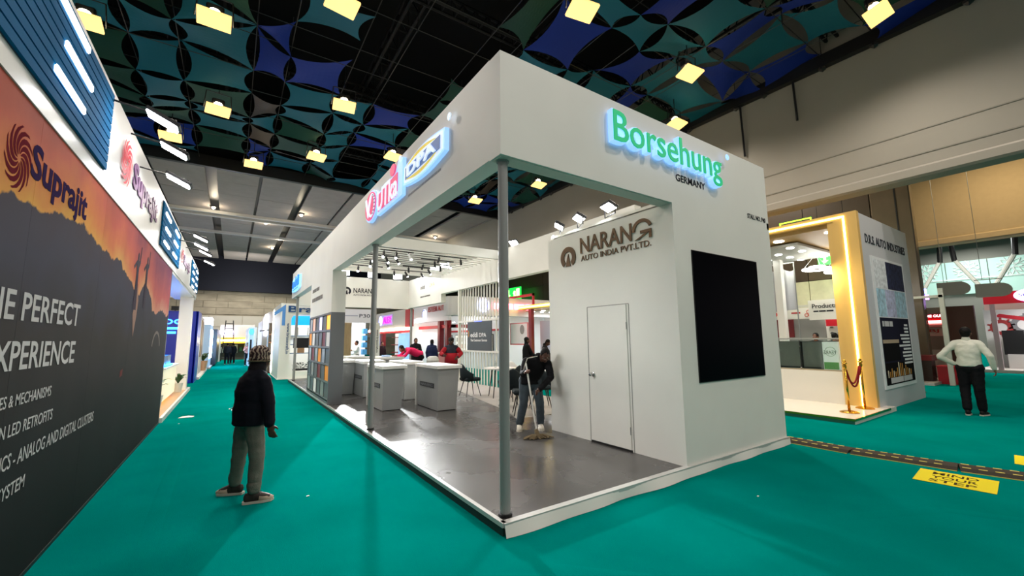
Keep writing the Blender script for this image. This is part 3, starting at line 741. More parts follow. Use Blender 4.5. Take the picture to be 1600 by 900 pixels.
# ------------------------------------------------------------------ counters
def counter(x0, x1, y0_, y1_, label, sign=True, top=.95, taper=.05):
    t = thing('display_counter', label, 'counter', ((x0 + x1) / 2, (y0_ + y1_) / 2, .1), group='grey display counters of the stand')
    b2 = bx(x0, x1, y0_, y1_, .115, .1 + top - .07)
    for v in b2.verts:
        if v.co.z > .5: v.co.x += (.05 if v.co.x > (x0 + x1) / 2 else 0); v.co.y -= (.03 if v.co.y < (y0_ + y1_) / 2 else 0)
    for f in b2.faces: pass
    part('body', b2, GREY, t)
    part('plinth', bx(x0 + .015, x1 - .015, y0_ + .015, y1_ - .015, .1, .115), BLACK, t)
    part('worktop', bx(x0 - .05, x1 + .10, y0_ - .08, y1_ + .02, .1 + top - .07, .1 + top, bev=.004), WHITE2, t)
    part('end_frame', bx(x0 - .03, x1 + .05, y1_, y1_ + .06, .1, .1 + top - .07), WHITE2, t)
    if sign:
        b2 = bx(x0 - .006, x0, y0_ + .18, y1_ - .16, .56, .66); p = part('logo_strip', b2, mat('black_strip', (26, 28, 32), .4), t)
        letters(p, 'lettering', 'NARANG', (x0 - .006, y1_ - .22, .575), FNX, (y1_ - y0_) - .46, .07, .004, mat('grey_letter', (112, 116, 120), .4), .01) if False else part('lettering', text('NARANG', (x0 - .006, y1_ - .22, .58), FNX, (y1_ - y0_) - .46, .06, .003, .01), mat('grey_letter', (112, 116, 120), .4), p)
    return t
counter(1.73, 2.17, 5.25, 6.40, 'grey display counter with white top, front right one nearest the dark chairs')
counter(0.79, 1.20, 5.97, 7.05, 'grey display counter with white top standing right beside the second pole')
counter(1.72, 2.10, 7.25, 8.35, 'grey counter right behind the gap between the two front counters')
counter(1.00, 1.45, 8.35, 9.45, 'grey counter half hidden by the second pole', sign=True)
counter(0.45, 0.95, 9.3, 10.5, 'grey counter end showing just right of the cell partition', sign=False)
counter(1.9, 2.7, 10.4, 11.6, 'low grey counter at the back where the person in pink leans', sign=False)
counter(1.35, 1.8, 11.6, 12.8, 'grey counter in the back row behind the second pole', sign=True)
tb = thing('paper_stack', 'small blue-white leaflet stack on the back counter by the person in pink', 'leaflets', (2.3, 10.75, 1.05))
for i in range(4): part('leaflet', bx(2.2 + .01 * i, 2.42 + .01 * i, 10.62, 10.92, 1.05 + .012 * i, 1.06 + .012 * i), pr(190, 214, 244), tb)
tb = thing('floor_stand', 'pale grey curved backrest showing above the counter left of the man in red', 'stool', (3.35, 9.3, .1))
part('backrest', lathe(B(), (3.35, 9.3, .95), [(.17, -.2), (.2, 0), (.16, .1), (.1, .13)], 16), mat('pale_shell', (190, 190, 184), .5), tb); part('leg', cyl(B(), (3.35, 9.3, .1), (3.35, 9.3, .8), .03), BLACK, tb)

# ------------------------------------------------------------------ chairs and tables
def shell_chair(m, lm, label, loc, rz_):
    t = thing('shell_chair', label, 'chair', loc, rz_, 'shell chairs around the round tables')
    seat = bx(-.23, .23, -.22, .22, .40, .49, bev=.03)
    part('seat', seat, m, t, local=True, smooth=False)
    bm = B(); n = 14; R0 = []; 
    for i in range(n + 1):
        a = math.radians(-8 - 164 * i / n); c = math.cos(a); s = math.sin(a)
        k_ = abs(c)
        h = .86 - .26 * k_ ** 1.6
        x = .25 * c; y = .23 * s
        ring_ = []
        for (dr_, z) in ((0, .40), (.035, .52), (.055, h - .03), (.035, h), (-.005, h - .02), (-.015, .52), (-.03, .42)):
            ring_.append(bm.verts.new(((.25 + dr_) * c, (.23 + dr_) * s, z)))
        R0.append(ring_)
    for i in range(n):
        for q in range(7):
            bm.faces.new((R0[i][q], R0[i][(q + 1) % 7], R0[i + 1][(q + 1) % 7], R0[i + 1][q]))
    bm.faces.new(R0[0][::-1]); bm.faces.new(R0[-1])
    bmesh.ops.recalc_face_normals(bm, faces=bm.faces)
    part('backrest', bm, m, t, local=True, smooth=True)
    for sx in (-1, 1):
        for sy in (-1, 1):
            part('leg', cyl(B(), (sx * .13, sy * .12, .41), (sx * .22, sy * .21, 0), .014, .009, seg=8), lm, t, local=True)
    return t
DG = mat('dark_green_shell', (28, 38, 42), .75); PG = mat('pale_shell', (190, 190, 184), .5)
shell_chair(DG, BLACK, 'dark shell chair alone between the front right counter and the round table', (3.42, 6.95, .1), math.radians(-92))
shell_chair(PG, BLACK, 'pale grey shell chair behind the near round table', (4.55, 6.75, .1), math.radians(135))
shell_chair(DG, BLACK, 'dark shell chair with its back to the camera, left of the front pole', (3.25, 4.75, .1), math.radians(-20))
shell_chair(DG, BLACK, 'dark shell chair at the round table seen just left of the front pole, farther one', (3.85, 5.62, .1), math.radians(20))
shell_chair(DG, BLACK, 'dark shell chair right of the man with the mop', (3.75, 4.32, .1), math.radians(150))
shell_chair(DG, BLACK, 'dark shell chair showing behind the man with the mop', (3.0, 3.9, .1), math.radians(60))
def round_table(x, y, r, label):
    t = thing('round_table', label, 'table', (x, y, .1))
    part('tabletop', lathe(B(), (x, y, .82), [(r - .02, 0), (r, .01), (r, .03), (r - .02, .035)], 32), WHITE2, t)
    for a in range(4):
        q = a * PI / 2 + .5
        part('leg', cyl(B(), (x + .22 * math.cos(q), y + .22 * math.sin(q), .82), (x + .34 * math.cos(q), y + .34 * math.sin(q), .1), .018, .011, seg=8), BLACK, t)
round_table(3.95, 6.30, .42, 'round white table between the dark and the pale shell chair')
round_table(4.45, 5.1, .42, 'round white table half hidden behind the man with the mop')
bt = thing('water_bottle', 'small clear bottle standing on the near round table', 'bottle', (3.85, 6.35, .855))
part('bottle_body', lathe(B(), (3.85, 6.35, .856), [(.028, 0), (.03, .01), (.03, .12), (.012, .16), (.012, .18)], 12), mat('clear_plastic', (220, 232, 232), .1, trans=.8), bt); part('cap', cyl(B(), (3.85, 6.35, 1.036), (3.85, 6.35, 1.055), .013), WHITE, bt)

# ------------------------------------------------------------------ floods on the stand
for x, y, z, ax, ay, l in ((2.66, 2.30, 3.53, 1.0, 3.6, 'white floodlight on the store room roof, farthest left of the three'), (2.66, 1.80, 3.55, 1.0, 2.6, 'white floodlight on the store room roof, middle of the three'), (2.66, 1.15, 3.56, 1.0, 1.6, 'white floodlight on the store room roof, nearest its front corner'),
                           (4.95, 7.05, 4.47, 1.5, 6.0, 'white floodlight on the right fascia beside the front pole')):
    white_flood(x, y, z, (ax, ay, 0), l, (.26, .18) if x < 4 else (.3, .2), grp='floodlights on the stand')
for x, y, l, ax, ay in ((1.95, 15.7, 'white floodlight on the far fascia beside the partition', 1.2, 8), (3.15, 15.7, 'white floodlight on the far fascia right of the second pole', -1.0, 1.4), (4.3, 15.7, 'white floodlight on the far fascia near its right corner', 1.4, 3),
                        (4.95, 14.3, 'white floodlight on the right fascia, farthest one', -1.5, 1.0), (4.95, 12.9, 'white floodlight on the right fascia, middle of the far three', 1, 8), (4.95, 11.9, 'white floodlight on the right fascia, nearest of the far three', 1, 7)):
    white_flood(x, y, 4.52, (ax, ay, 0), l, (.42, .26), power=FLOOD_W * (210 if ax == -1.0 else 2.6), grp='floodlights on the stand', spot=.5 if ax == -1.0 else 1.8)
# ================================================================== LEFT STAND with the big printed wall
def mural_mat():
    m = bpy.data.materials.new('printed_mural'); m.use_nodes = True; nt = m.node_tree; N = nt.nodes; L = nt.links
    b = N['Principled BSDF']; b.inputs['Roughness'].default_value = .7; b.inputs['Specular IOR Level'].default_value = .15
    tc = N.new('ShaderNodeTexCoord'); sp = N.new('ShaderNodeSeparateXYZ'); L.new(tc.outputs['Object'], sp.inputs[0])
    def math_(op, a, b_, clamp=False):
        n = N.new('ShaderNodeMath'); n.operation = op; n.use_clamp = clamp
        for i, x in enumerate((a, b_)):
            if isinstance(x, (int, float)): n.inputs[i].default_value = x
            else: L.new(x, n.inputs[i])
        return n.outputs[0]
    Y = sp.outputs[1]; Z = sp.outputs[2]
    yn = math_('DIVIDE', math_('ADD', Y, 3.0), 11.5)
    fc = N.new('ShaderNodeFloatCurve'); L.new(yn, fc.inputs['Value'])
    pts = [(-3, 2.2), (-1, 2.35), (.36, 2.44), (.74, 2.48), (1.25, 2.54), (1.85, 2.61), (2.41, 2.53), (2.94, 2.50), (3.31, 2.55), (3.6, 2.45), (4.01, 2.38), (4.4, 2.22), (4.7, 2.30), (5.0, 2.5), (5.56, 2.34), (5.9, 2.12), (6.3, 2.1), (6.9, 2.2), (7.63, 2.12), (8.5, 2.2)]
    c = fc.mapping.curves[0]
    c.points[0].location = ((pts[0][0] + 3) / 11.5, pts[0][1] / 4); c.points[1].location = ((pts[-1][0] + 3) / 11.5, pts[-1][1] / 4)
    for y, z in pts[1:-1]: c.points.new((y + 3) / 11.5, z / 4)
    for p_ in c.points: p_.handle_type = 'VECTOR'
    fc.mapping.update()
    nz = N.new('ShaderNodeTexNoise'); nz.inputs['Scale'].default_value = 5; nz.inputs['Detail'].default_value = 6; L.new(tc.outputs['Object'], nz.inputs['Vector'])
    ridge = math_('ADD', math_('MULTIPLY', fc.outputs[0], 4.0), math_('MULTIPLY', math_('SUBTRACT', nz.outputs[0], .5), .18))
    d = math_('SUBTRACT', Z, ridge)
    mask = math_('MULTIPLY', math_('ADD', d, .008), 60, True)
    def ramp(f, st):
        r = N.new('ShaderNodeValToRGB'); L.new(f, r.inputs[0]); e = r.color_ramp.elements
        e[0].position = st[0][0]; e[0].color = lin(st[0][1]) + (1,); e[1].position = st[-1][0]; e[1].color = lin(st[-1][1]) + (1,)
        for p_, c_ in st[1:-1]: q = e.new(p_); q.color = lin(c_) + (1,)
        return r.outputs[0]
    n2 = N.new('ShaderNodeTexNoise'); n2.inputs['Scale'].default_value = 1.6; n2.inputs['Detail'].default_value = 5; L.new(tc.outputs['Object'], n2.inputs['Vector'])
    sky_t = math_('ADD', math_('MULTIPLY', d, 1.1), math_('MULTIPLY', math_('SUBTRACT', n2.outputs[0], .45), .5))
    skyA = ramp(sky_t, [(0.0, (222, 160, 66)), (.22, (212, 122, 62)), (.5, (196, 92, 66)), (.9, (150, 66, 62))])
    skyB = ramp(sky_t, [(0.0, (206, 150, 130)), (.3, (190, 96, 96)), (.9, (132, 62, 92))])
    mx = N.new('ShaderNodeMix'); mx.data_type = 'RGBA'; L.new(math_('DIVIDE', math_('SUBTRACT', Y, 2.0), 5.0, True), mx.inputs[0]); L.new(skyA, mx.inputs[6]); L.new(skyB, mx.inputs[7])
    g_t = math_('ADD', math_('DIVIDE', Z, 2.6), math_('MULTIPLY', math_('SUBTRACT', n2.outputs[0], .5), .25))
    gr = ramp(g_t, [(0.0, (12, 13, 15)), (.35, (28, 30, 32)), (.65, (52, 48, 48)), (.85, (60, 60, 76)), (1.0, (62, 53, 64))])
    m2 = N.new('ShaderNodeMix'); m2.data_type = 'RGBA'; L.new(mask, m2.inputs[0]); L.new(gr, m2.inputs[6]); L.new(mx.outputs[2], m2.inputs[7])
    L.new(m2.outputs[2], b.inputs['Base Color'])
    return m
MUR = mural_mat()
ls = thing('mural_stand', 'exhibition stand at the left with a sunset mountain mural wall under a white fascia', 'exhibition stand', (-3.05, 0, 0))
ys = [-2.6, -0.9, 0.8, 2.5, 4.2, 5.9, 7.9]
for a, b_ in zip(ys[:-1], ys[1:]):
    part('mural_panel', bx(-3.13, -3.05, a + .001, b_ - .001, 0.0, 3.08), MUR, ls)
LW = mat('white_vinyl', (222, 220, 216), .3)
part('fascia', bx(-3.35, -3.04, -2.6, 14.75, 3.08, 4.06), LW, ls)
BLS = mat('blue_slat', (0, 98, 148), .7); BLD = mat('deep_blue_recess', (4, 42, 74), .5)
BLS.node_tree.nodes['Principled BSDF'].inputs['Specular IOR Level'].default_value = .04
TUBE = mat('white_tube_light', (255, 255, 255), .4, emit=5)
def slat_panel(ya, yb, n, tubes):
    p = part('slat_panel', bx(-3.045, -3.035, ya, yb, 3.22, 3.99), BLD, ls, label='blue slatted panel with white tube lights')
    h = .76 / n
    for i in range(n):
        part('slat', bx(-3.036, -3.016, ya + .005, yb - .005, 3.226 + i * h, 3.226 + (i + 1) * h - .014), BLS, p)
    for y_, z in tubes:
        L_ = (yb - ya) * (.23 if yb - ya > 2.4 else .25)
        part('tube_light', bx(-3.016, -2.996, y_, y_ + L_, z - .03, z + .03, bev=.01), TUBE, p)
slat_panel(-.6, 2.2, 10, [(.66, 3.89), (.84, 3.66), (.72, 3.41), (-.3, 3.66)])
slat_panel(5.82, 8.68, 9, [(6.05, 3.82), (6.15, 3.58), (6.1, 3.33), (7.5, 3.84), (7.4, 3.60), (7.35, 3.35)])
slat_panel(11.95, 14.68, 8, [(12.2, 3.86), (12.2, 3.66), (12.2, 3.44), (12.2, 3.24), (13.5, 3.86), (13.5, 3.66), (13.5, 3.44), (13.5, 3.24)])
MAR = mat('maroon_print', (112, 44, 54), .9); IND = mat('indigo_print', (62, 48, 84), .9)
for q in (MAR, IND): q.node_tree.nodes['Principled BSDF'].inputs['Specular IOR Level'].default_value = 0; RDP = mat('red_print', (196, 44, 60), .4)
swm = part('spiral_emblem', swirl((-3.05, .34, 2.50), FPX, .38, .40, d=.001), MAR, ls, label='maroon spiral emblem printed on the mural')
part('lettering', text('Suprajit', (-3.0485, .70, 2.58), FPX, 1.2, .30, .001, .03), IND, ls, label='large indigo word on the sunset part of the mural')
part('spiral_emblem', swirl((-3.036, 2.74, 3.34), FPX, .58, .52, d=.01), RDP, ls, label='red spiral emblem on the white fascia')
part('lettering', text('Suprajit', (-3.036, 3.42, 3.36), FPX, 1.9, .42, .01, .03), mat('purple_print', (128, 92, 128), .35), ls, label='large purple-red word on the white fascia')
part('spiral_emblem', swirl((-3.036, 9.1, 3.38), FPX, .5, .44, n=7, d=.01), RDP, ls)
part('lettering', text('Suprajit', (-3.036, 9.75, 3.42), FPX, 1.7, .34, .01, .03), mat('purple_print', (0, 0, 0)), ls)
WT = mat('white_mural_print', (196, 194, 194), .5)
for s_, y_, z_, w_, h_ in (('THE PERFECT', .18, 1.75, 1.86, .185), ('EXPERIENCE', .42, 1.44, 1.60, .185)):
    part('lettering', text(s_, (-3.0485, y_, z_), FPX, w_, h_, .001, .015), WT, ls)
for s_, y_, z_, w_, h_ in (('CABLES & MECHANISMS', .46, 1.215, 1.10, .075), ('ASPEN LED RETROFITS', .52, 1.03, 1.13, .08), ('ELECTRONICS - ANALOG AND DIGITAL CLUSTERS', .25, .83, 2.62, .095), ('BRAKING SYSTEM', .30, .645, .95, .085)):
    part('lettering', text(s_, (-3.0485, y_, z_), FPX, w_, h_, .001, .004), WT, ls)
# printed silhouettes: two figures with raised arms on a rock, and a car outline
SIL = mat('dark_purple_print', (52, 42, 58), .5)
part('printed_figure', shape2d([(-.10, -.3), (-.07, .22), (-.09, .30), (-.22, .22), (-.25, .26), (-.08, .36), (-.05, .36), (-.05, .44), (.0, .48), (.05, .44), (.05, .36), (.10, .38), (.14, .58), (.18, .57), (.15, .34), (.08, .28), (.07, .2), (.12, -.3)][::-1], (-3.0485, 4.35, 2.34), FPX, .001), SIL, ls)
part('printed_figure', shape2d([(-.10, -.3), (-.07, .22), (-.09, .30), (-.22, .22), (-.25, .26), (-.08, .36), (-.05, .36), (-.05, .44), (.0, .48), (.05, .44), (.05, .36), (.10, .38), (.14, .58), (.18, .57), (.15, .34), (.08, .28), (.07, .2), (.12, -.3)][::-1], (-3.0485, 5.05, 2.40), FPX, .001), SIL, ls)
part('printed_glow', shape2d([(0, 0), (.12, .2), (.18, .42), (.3, .2), (.26, -.02), (.15, -.3)], (-3.049, 4.3, 1.98), FPX, .001), mat('pale_print', (150, 116, 100), .5), ls)
part('printed_car_outline', ring2d((-3.0495, 6.6, 1.45), FPX, .30, .35, .001, math.radians(15), math.radians(165), 14, 1.4), mat('grey_mural_print', (120, 108, 104), .5), ls)
part('printed_tail_light', shape2d([(0, 0), (.14, .02), (.14, .10), (0, .08)], (-3.0495, 3.9, 1.18), FPX, .001), mat('red_mural_print', (104, 42, 42), .5), ls)
part('base_strip', bx(-3.05, -3.044, -2.6, 7.9, 0, .03), BLACK, ls)
part('end_edge', bx(-3.13, -3.045, 7.9, 7.93, 0, 3.08), mat('panel_end', (150, 150, 150), .5), ls)
for x, y, z, l in ((-2.62, 2.18, 3.83, 'white floodlight on an arm above the white fascia, nearest the camera'), (-2.62, 3.12, 3.89, 'white floodlight on an arm above the white fascia, second from the camera'), (-2.62, 3.75, 3.72, 'small white floodlight on an arm beside the white fascia, third from the camera'),
                   (-2.6, 8.0, 3.84, 'thin white arm light beyond the second blue panel, topmost of four'), (-2.6, 8.35, 3.72, 'thin white arm light beyond the second blue panel, second of four'), (-2.6, 9.9, 3.85, 'thin white arm light beyond the second blue panel, third of four'), (-2.6, 12.0, 3.93, 'thin white arm light beyond the second blue panel, lowest of four')):
    t = thing('arm_light', l, 'floodlight', (x, y, z), 0, 'arm lights of the mural stand')
    b2 = bx(-.17, .13, -.09, .09, -.02, .02, bev=.008); b2.transform(Matrix.Rotation(.45, 4, 'Y')); part('housing', b2, BLACK, t, local=True)
    b2 = bx(-.15, .11, -.08, .08, -.034, -.02); b2.transform(Matrix.Rotation(.45, 4, 'Y')); part('lamp_face', b2, FLOODG, t, local=True)
    part('arm', cyl(B(), (.08, 0, .02), (-.43, 0, .10), .01, seg=6), BLACK, t, local=True)
    lamp('SPOT', (x - .02, y, z - .04), (2.5, y - 1.6, .7) if y < 5 else (-3.6, y, z - 1.2), 240 if y < 5 else 14, .12, (1, 1, 1), .85, .8)
# open interior beyond the mural
part('platform', bx(-6.5, -3.0, 7.95, 14.75, 0, .10), LW, ls)
WOODF = mat('tan_wood_floor', (190, 150, 104), .35, var=.1, vscale=5, stretch=(1, .15, 1))
for i in range(7): part('floor_plank', bx(-6.4, -3.05, 8 + i * .95, 8 + i * .95 + .945, .10, .108), WOODF, ls)
part('corner_post', bx(-3.38, -3.05, 13.75, 14.1, .1, 3.08), LW, ls)
part('soffit', bx(-3.6, -3.05, 7.95, 14.7, 3.02, 3.08), LW, ls)
for i in range(12): part('roof_slat', bx(-6.4, -3.35, 8.2 + i * .55, 8.27 + i * .55, 3.05, 3.2), LW, ls)
part('back_partition', bx(-6.5, -6.4, 8, 14.7, .1, 3.2), LW, ls); part('back_partition', bx(-6.4, -3.6, 7.93, 7.98, .1, 3.05), LW, ls)
lamp('AREA', (-4.6, 11, 2.95), (-4.2, 11, 0), 130, 1.2, (1, .9, .72))
lc = thing('reception_counter', 'glowing cream counter beyond the mural wall at the left', 'counter', (-3.6, 11, .108))
part('body', bx(-4.5, -3.22, 9.6, 12.4, .20, .96), mat('cream_lit_panel', (250, 236, 204), .5, emit=.35), lc); part('worktop', bx(-4.55, -3.16, 9.5, 12.45, .96, 1.0), LW, lc)
part('plinth', bx(-4.4, -3.35, 9.7, 12.3, .108, .2), mat('amber_light', (255, 196, 90), .5, emit=2.0), lc)
gcse = thing('glass_case', 'small glass case with blue lit base on the cream counter', 'display case', (-3.6, 10.6, 1.0))
CLR = mat('clear_glass', (240, 250, 250), .02, trans=1.0)
part('glass', bx(-4.0, -3.25, 10.0, 11.2, 1.04, 1.27), CLR, gcse); part('base', bx(-4.05, -3.2, 9.95, 11.25, 1.0, 1.04), em(40, 170, 240, 6), gcse); part('exhibit', cyl(B(), (-3.6, 10.6, 1.04), (-3.6, 10.6, 1.16), .1, .06), POLE, gcse)
bo = thing('display_figure', 'white slim bottle standing on the glass case', 'bottle', (-3.75, 11.1, 1.271)); part('bottle_body', lathe(B(), (-3.75, 11.1, 1.271), [(.03, 0), (.035, .1), (.015, .16), (.012, .24)], 10), LW, bo)
def leafy(x, y, z, r, n, m, par, lw=.035, up=.8):
    rr = random.Random(int(x * 100 + y * 10))
    for i in range(n):
        a = i * 2.4; l = r * rr.uniform(.7, 1.1); h = l * up * rr.uniform(.6, 1.2); bm = B(); last = None
        for q in range(6):
            t = q / 5; c = V((x + math.cos(a) * l * t, y + math.sin(a) * l * t, z + h * (1.6 * t - 1.1 * t * t)))
            wd = lw * math.sin(PI * min(.98, t * .9 + .1)); s_ = V((-math.sin(a), math.cos(a), 0)) * wd
            cur = (bm.verts.new(c + s_), bm.verts.new(c - s_))
            if last: bm.faces.new((last[0], last[1], cur[1], cur[0]))
            last = cur
        part('leaf', bm, m, par, smooth=True)
LEAF = mat('green_leaf', (46, 84, 44), .5, var=.2, vscale=4)
pt = thing('potted_plant', 'spiky plant in a pale pot at the end of the mural wall', 'plant', (-3.28, 9.1, .108))
part('pot', lathe(B(), (-3.28, 9.1, .108), [(.11, 0), (.15, .3), (.16, .32), (.13, .32)], 16), mat('pale_pot', (206, 206, 198), .5), pt)
part('stem', cyl(B(), (-3.28, 9.1, .4), (-3.28, 9.1, .62), .02), mat('brown_stem', (90, 66, 44), .8), pt)
leafy(-3.28, 9.1, .55, .42, 12, LEAF, pt)
pt = thing('potted_plant', 'small bushy plant beside the cream counter by the white post', 'plant', (-3.2, 13.1, .108))
part('pot', lathe(B(), (-3.2, 13.1, .108), [(.09, 0), (.12, .26), (.1, .26)], 14), mat('pale_pot', (0, 0, 0)), pt); leafy(-3.2, 13.1, .36, .3, 11, LEAF, pt, .04, 1.6)
# deep blue stand
bs = thing('blue_stand', 'deep blue exhibition stand behind the white post on the left', 'exhibition stand', (-3.9, 17.6, 0))
DBL = mat('royal_blue_panel', (8, 34, 150), .3, var=.1, vscale=1, emit=.12)
for i in range(5): part('wall_panel', bx(-6.2 + i * .62, -6.2 + (i + 1) * .62 - .004, 17.55, 17.62, .0, 2.8), DBL, bs)
part('side_panel', bx(-3.16, -3.08, 17.55, 19.2, .0, 2.8), DBL, bs)
CY = em(40, 130, 255, 10)
part('lettering', text('IPPOO', (-4.75, 17.545, 2.28), FNY, 1.25, .20, .004, .01), CY, bs)
part('lettering', blurred_words((-4.5, 17.545, 2.08), FNY, [.2, .1, .5], .08, CY), CY, bs); part('lettering', blurred_words((-4.3, 17.545, 1.92), FNY, [.55], .08, CY), CY, bs)
fl = thing('spotlight_box', 'small dark floodlight box on top of the blue stand', 'floodlight', (-3.85, 17.6, 2.8)); part('housing', bx(-3.95, -3.72, 17.5, 17.65, 2.82, 2.98), BLACK, fl); part('bracket', cyl(B(), (-3.83, 17.58, 2.8), (-3.83, 17.58, 2.84), .02), BLACK, fl)
# stands farther down the left side of the aisle
fs = thing('picture_stand', 'stand with tall framed pictures in wood tones beyond the blue stand', 'exhibition stand', (-3.2, 22, 0))
part('platform', bx(-6, -3.0, 19.3, 26, 0, .1), LW, fs); part('wall', bx(-3.35, -3.15, 19.4, 23.2, .1, 2.75), mat('grey_wall', (170, 165, 160), .5), fs)
for i, c in enumerate(((150, 120, 90), (200, 196, 190), (96, 84, 80), (180, 150, 110), (90, 90, 110), (200, 190, 180))):
    part('picture', bx(-3.15, -3.13, 19.5 + i * .62, 20.02 + i * .62, .9, 2.6), pr(*c), fs)
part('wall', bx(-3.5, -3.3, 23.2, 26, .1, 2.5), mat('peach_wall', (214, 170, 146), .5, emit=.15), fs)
pt = thing('potted_plant', 'bushy plant against the peach wall down the left side of the aisle', 'plant', (-3.12, 24.2, .1)); part('pot', lathe(B(), (-3.12, 24.2, .1), [(.14, 0), (.2, .5), (.17, .5)], 12), mat('peach_pot', (206, 160, 130), .5), pt); leafy(-3.12, 24.2, .6, .42, 14, LEAF, pt, .09, 1.7)
fs = thing('blue_lit_stand', 'dark stand with blue-white lit edges farther down the left side', 'exhibition stand', (-3.2, 30, 0))
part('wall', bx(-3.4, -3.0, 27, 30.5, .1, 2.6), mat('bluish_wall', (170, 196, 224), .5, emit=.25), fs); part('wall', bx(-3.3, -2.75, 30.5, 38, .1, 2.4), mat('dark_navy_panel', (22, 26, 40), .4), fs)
for i in range(4): part('light_bar', bx(-2.99, -2.96, 27.2 + i * .85, 27.4 + i * .85, .6, 2.3), em(190, 225, 255, 30), fs)
part('platform', bx(-6, -2.9, 27, 38, 0, .1), mat('grey_wall', (0, 0, 0)), fs)
part('lit_top', bx(-3.5, -2.98, 27, 29.4, 2.6, 3.0), em(236, 232, 250, 20), fs)
part('column', bx(-2.78, -2.66, 37.7, 38, 0, 2.2), WHITE, fs)
ff = thing('yellow_lit_stand', 'far stand with a yellow glowing fascia at the end of the aisle', 'exhibition stand', (-1.6, 40.3, 0))
part('fascia', bx(-2.8, -.3, 40, 40.2, 1.42, 1.92), mat('yellow_lit_fascia', (240, 190, 60), .5, emit=1.0), ff); part('light_strip', bx(-2.8, -.3, 39.97, 40.0, 1.62, 1.74), em(255, 244, 200, 40), ff)
part('upper_wall', bx(-2.8, -.3, 40.2, 40.4, 1.92, 3.0), mat('grey_wall', (0, 0, 0)), ff); part('lit_header', bx(-3.4, -1.9, 39.9, 40.1, 2.15, 2.5), em(226, 220, 255, 15), ff)
part('back', bx(-2.8, -.3, 41, 41.1, 0, 1.42), mat('dim_interior', (90, 84, 74), .6), ff)
for i in range(7): part('shelf_good', bx(-2.7 + i * .34, -2.5 + i * .34, 40.8, 41, .6 + (i % 3) * .1, 1.1 + (i % 2) * .2), (WHITE, mat('green_goods', (60, 110, 70), .5), mat('yellow_goods', (230, 200, 90), .5))[i % 3], ff)
la = thing('step_ladder', 'tall black step ladder standing at the far end of the aisle', 'ladder', (-2.1, 38.4, 0))
for s_ in (0, 1):
    part('rail', cyl(B(), (-2.6 + s_ * .9, 38.1, 0), (-2.42 + s_ * .50, 38.35, 3.3), .035, seg=6), BLACK, la); part('rail', cyl(B(), (-2.6 + s_ * .9, 38.7, 0), (-2.42 + s_ * .50, 38.4, 3.3), .03, seg=6), BLACK, la)
for i in range(8): 
    t = .08 + i * .12; part('rung', cyl(B(), (-2.6 + .18 * t, 38.1 + .25 * t, 3.3 * t), (-1.7 - .22 * t, 38.1 + .25 * t, 3.3 * t), .03, seg=5), BLACK, la)
# litter on the carpet
pp = single('paper_scrap', shape2d([(0, 0), (.24, -.03), (.27, .1), (.16, .22), (.05, .2)], (-2.78, 8.35, .004), RX, .006, RY), WHITE, 'torn white paper scrap lying on the carpet near the mural wall', 'paper scrap')
pb = thing('plastic_bottle', 'clear plastic bottle lying on the carpet behind the man in the beanie', 'bottle', (-1.7, 8.9, .035))
part('bottle_body', cyl(B(), (-1.85, 8.88, .036), (-1.62, 8.9, .036), .035, seg=12), mat('clear_plastic', (0, 0, 0)), pb); part('cap', cyl(B(), (-1.9, 8.876, .036), (-1.87, 8.878, .036), .014), WHITE, pb); part('label', cyl(B(), (-1.77, 8.887, .036), (-1.70, 8.893, .036), .0358, seg=12), mat('green_label', (90, 170, 150), .4), pb)
for i, (x, y, l) in enumerate(((-2.72, 7.6, 'tiny white speck of litter below the paper scrap'), (2.55, -.78, 'tiny white speck of litter on the carpet before the stand front'), (-1.2, 1.9, 'tiny white speck on the carpet right of the man in the beanie'))):
    single('litter', shape2d([(0, 0), (.03, .004), (.024, .02), (.004, .016)], (x, y, .003), RX, .004, RY), WHITE, l, 'litter')
# ------------------------------------------------------------------ stand with blue lettering beyond the main stand
br = thing('arched_stand', 'white stand with dark blue lettering and rounded opening beyond the far corner pole', 'exhibition stand', (1, 17.2, 0))
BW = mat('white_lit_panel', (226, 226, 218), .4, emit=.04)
part('front_frame', bx(-.28, .14, 17.0, 17.3, 0, 3.2), BW, br); part('front_frame', bx(.14, 1.78, 17.0, 17.3, 2.72, 3.2), BW, br); part('front_frame', bx(.14, 1.78, 17.0, 17.3, 0, .30), BW, br)
for z_, s_ in ((2.72, -1), (.30, 1)):
    pts = [(0, 0)] + [(.22 - .22 * math.sin(q * PI / 12), s_ * (.22 - .22 * math.cos(q * PI / 12))) for q in range(0, 7)][::1]
    part('rounded_corner', shape2d(pts if s_ > 0 else pts[::-1], (.14, 17.3, z_), FNY, .3), BW, br)
part('side_wall', bx(-.28, -.2, 17.3, 20.6, 0, 3.2), BW, br); part('edge_light', bx(-.30, -.285, 20.3, 20.6, 0.1, 3.1), em(255, 246, 214, 30), br)
part('back_wall', bx(-.2, 1.78, 19.6, 19.7, 0, 3.1), BW, br); part('header', bx(.2, 1.7, 17.6, 17.7, 2.28, 2.70), em(16, 120, 196, 3), br)
letters(br, 'letter', 'Brass', (.0, 16.995, 2.82), FNY, 1.52, .28, .02, mat('navy_letter', (20, 74, 130), .4), .02)
for z_ in (1.0, 1.4, 1.8): part('shelf', bx(.2, 1.7, 18.5, 18.8, z_, z_ + .04), mat('steel_blue_shelf', (120, 140, 160), .4), br)
for i in range(3): part('niche', bx(.25 + i * .45, .6 + i * .45, 19.3, 19.6, 1.85, 2.25), OFFW, br)
part('vertical_lettering', text('www.brasscraft.in', (-.02, 16.99, 2.35), -UZ, 1.3, .11, .004, .012, up=RX), mat('navy_letter', (0, 0, 0)), br)
